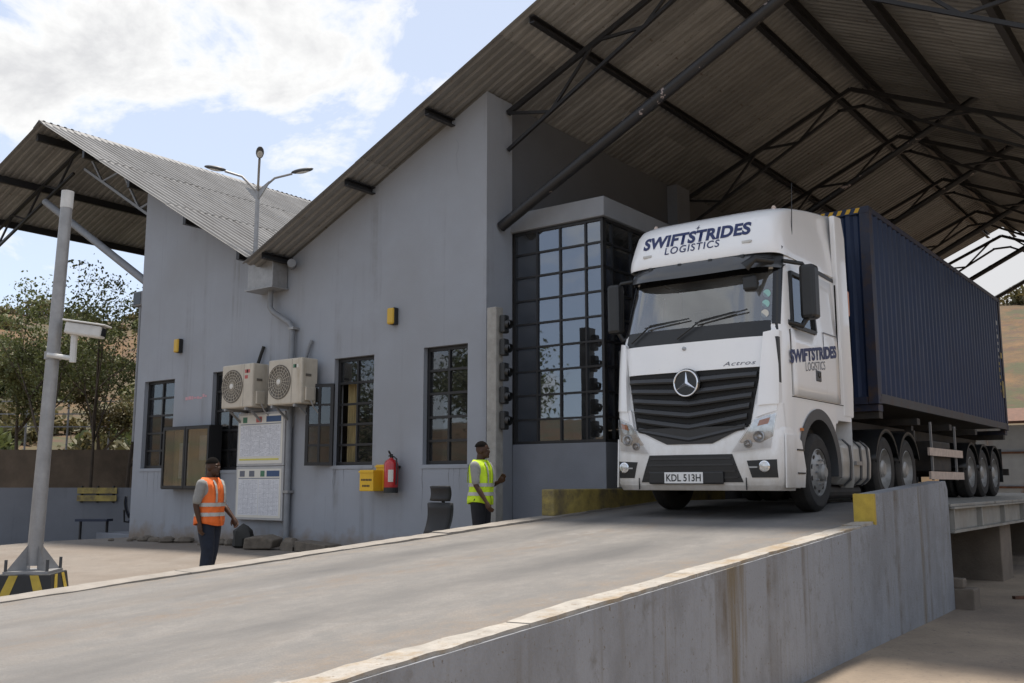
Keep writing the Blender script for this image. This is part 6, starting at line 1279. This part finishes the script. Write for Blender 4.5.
tree('acacia_tree', 'low bushy tree in front of the hillside beyond the perimeter wall', gp(38.0, -19.3, 1.8), 5.2, 21, 'leaf_dry', crown_from=0.12, nleaf=9000, clump=0.5, leaf=0.13, spread=0.5)
tree('acacia_tree', 'yellowish bushy tree on the hill foot behind the slender tree', gp(40.0, -17.0, 1.9), 5.0, 27, 'shrub_leaf', crown_from=0.1, nleaf=9000, clump=0.5, leaf=0.13, spread=0.5)
# trees across the yard, seen only as reflections in the glass
tree('shade_tree', 'tree reflected in the tall bay window', (-31.0, -13.0, -0.5), 10.5, 33, 'leaf', nleaf=6500, clump=1.3, leaf=0.26, trunk_r=0.2, crown_from=0.3)
tree('shade_tree', 'tree reflected in the right-hand facade windows', (-37.5, -9.0, -0.5), 11.0, 39, 'leaf', nleaf=6500, clump=1.3, leaf=0.26, trunk_r=0.2, crown_from=0.25)
def shrub_mesh(seed, n=420):
    rr = random.Random(seed); vs = []; fs = []
    for q in range(n):
        a = rr.uniform(0, 2 * pi); r = rr.random() ** 0.5; z = rr.uniform(0, 0.9) * (1 - r * r * 0.6) + rr.gauss(0, 0.05); k = 1 + 0.3 * sin(3 * a + seed); p = Vector((r * cos(a) * k, r * sin(a) * k, max(0, z)))
        u = Vector((rr.gauss(0, 1), rr.gauss(0, 1), rr.gauss(0, 1))).normalized(); w = u.cross(Vector((rr.gauss(0, 1), rr.gauss(0, 1), rr.gauss(0, 1)))).normalized(); s = rr.uniform(0.10, 0.22); i = len(vs)
        vs += [tuple(p - u * s), tuple(p + w * s * 0.5), tuple(p + u * s), tuple(p - w * s * 0.5)]; fs.append((i, i + 1, i + 2, i + 3))
    me = bpy.data.meshes.new('shrub'); me.from_pydata(vs, [], fs); return me
SH = [shrub_mesh(k) for k in range(4)]; rr = random.Random(77)
for k in range(40):
    d = rr.uniform(44, 105); l = (rr.uniform(-20, 150) - 512) / 970 * d if k < 39 else (rr.uniform(995, 1040) - 512) / 970 * d
    p = FW * d + RT * l; s = rr.uniform(0.7, 1.9)
    o = obj('hill_shrub', SH[k % 4], ('leaf_dry', 'shrub_leaf', 'leaf', 'shrub_leaf')[k % 4], None, Matrix.Translation((p.x, p.y, hill_h(p.x, p.y) - 0.15)) @ Matrix.Rotation(rr.uniform(0, 6), 4, 'Z') @ Matrix.Diagonal((s, s, s * rr.uniform(0.8, 1.2), 1)))
    tag(o, 'scrubby bush dotted on the dry hillside', 'shrub', 'scrub bushes on the dry hillside')
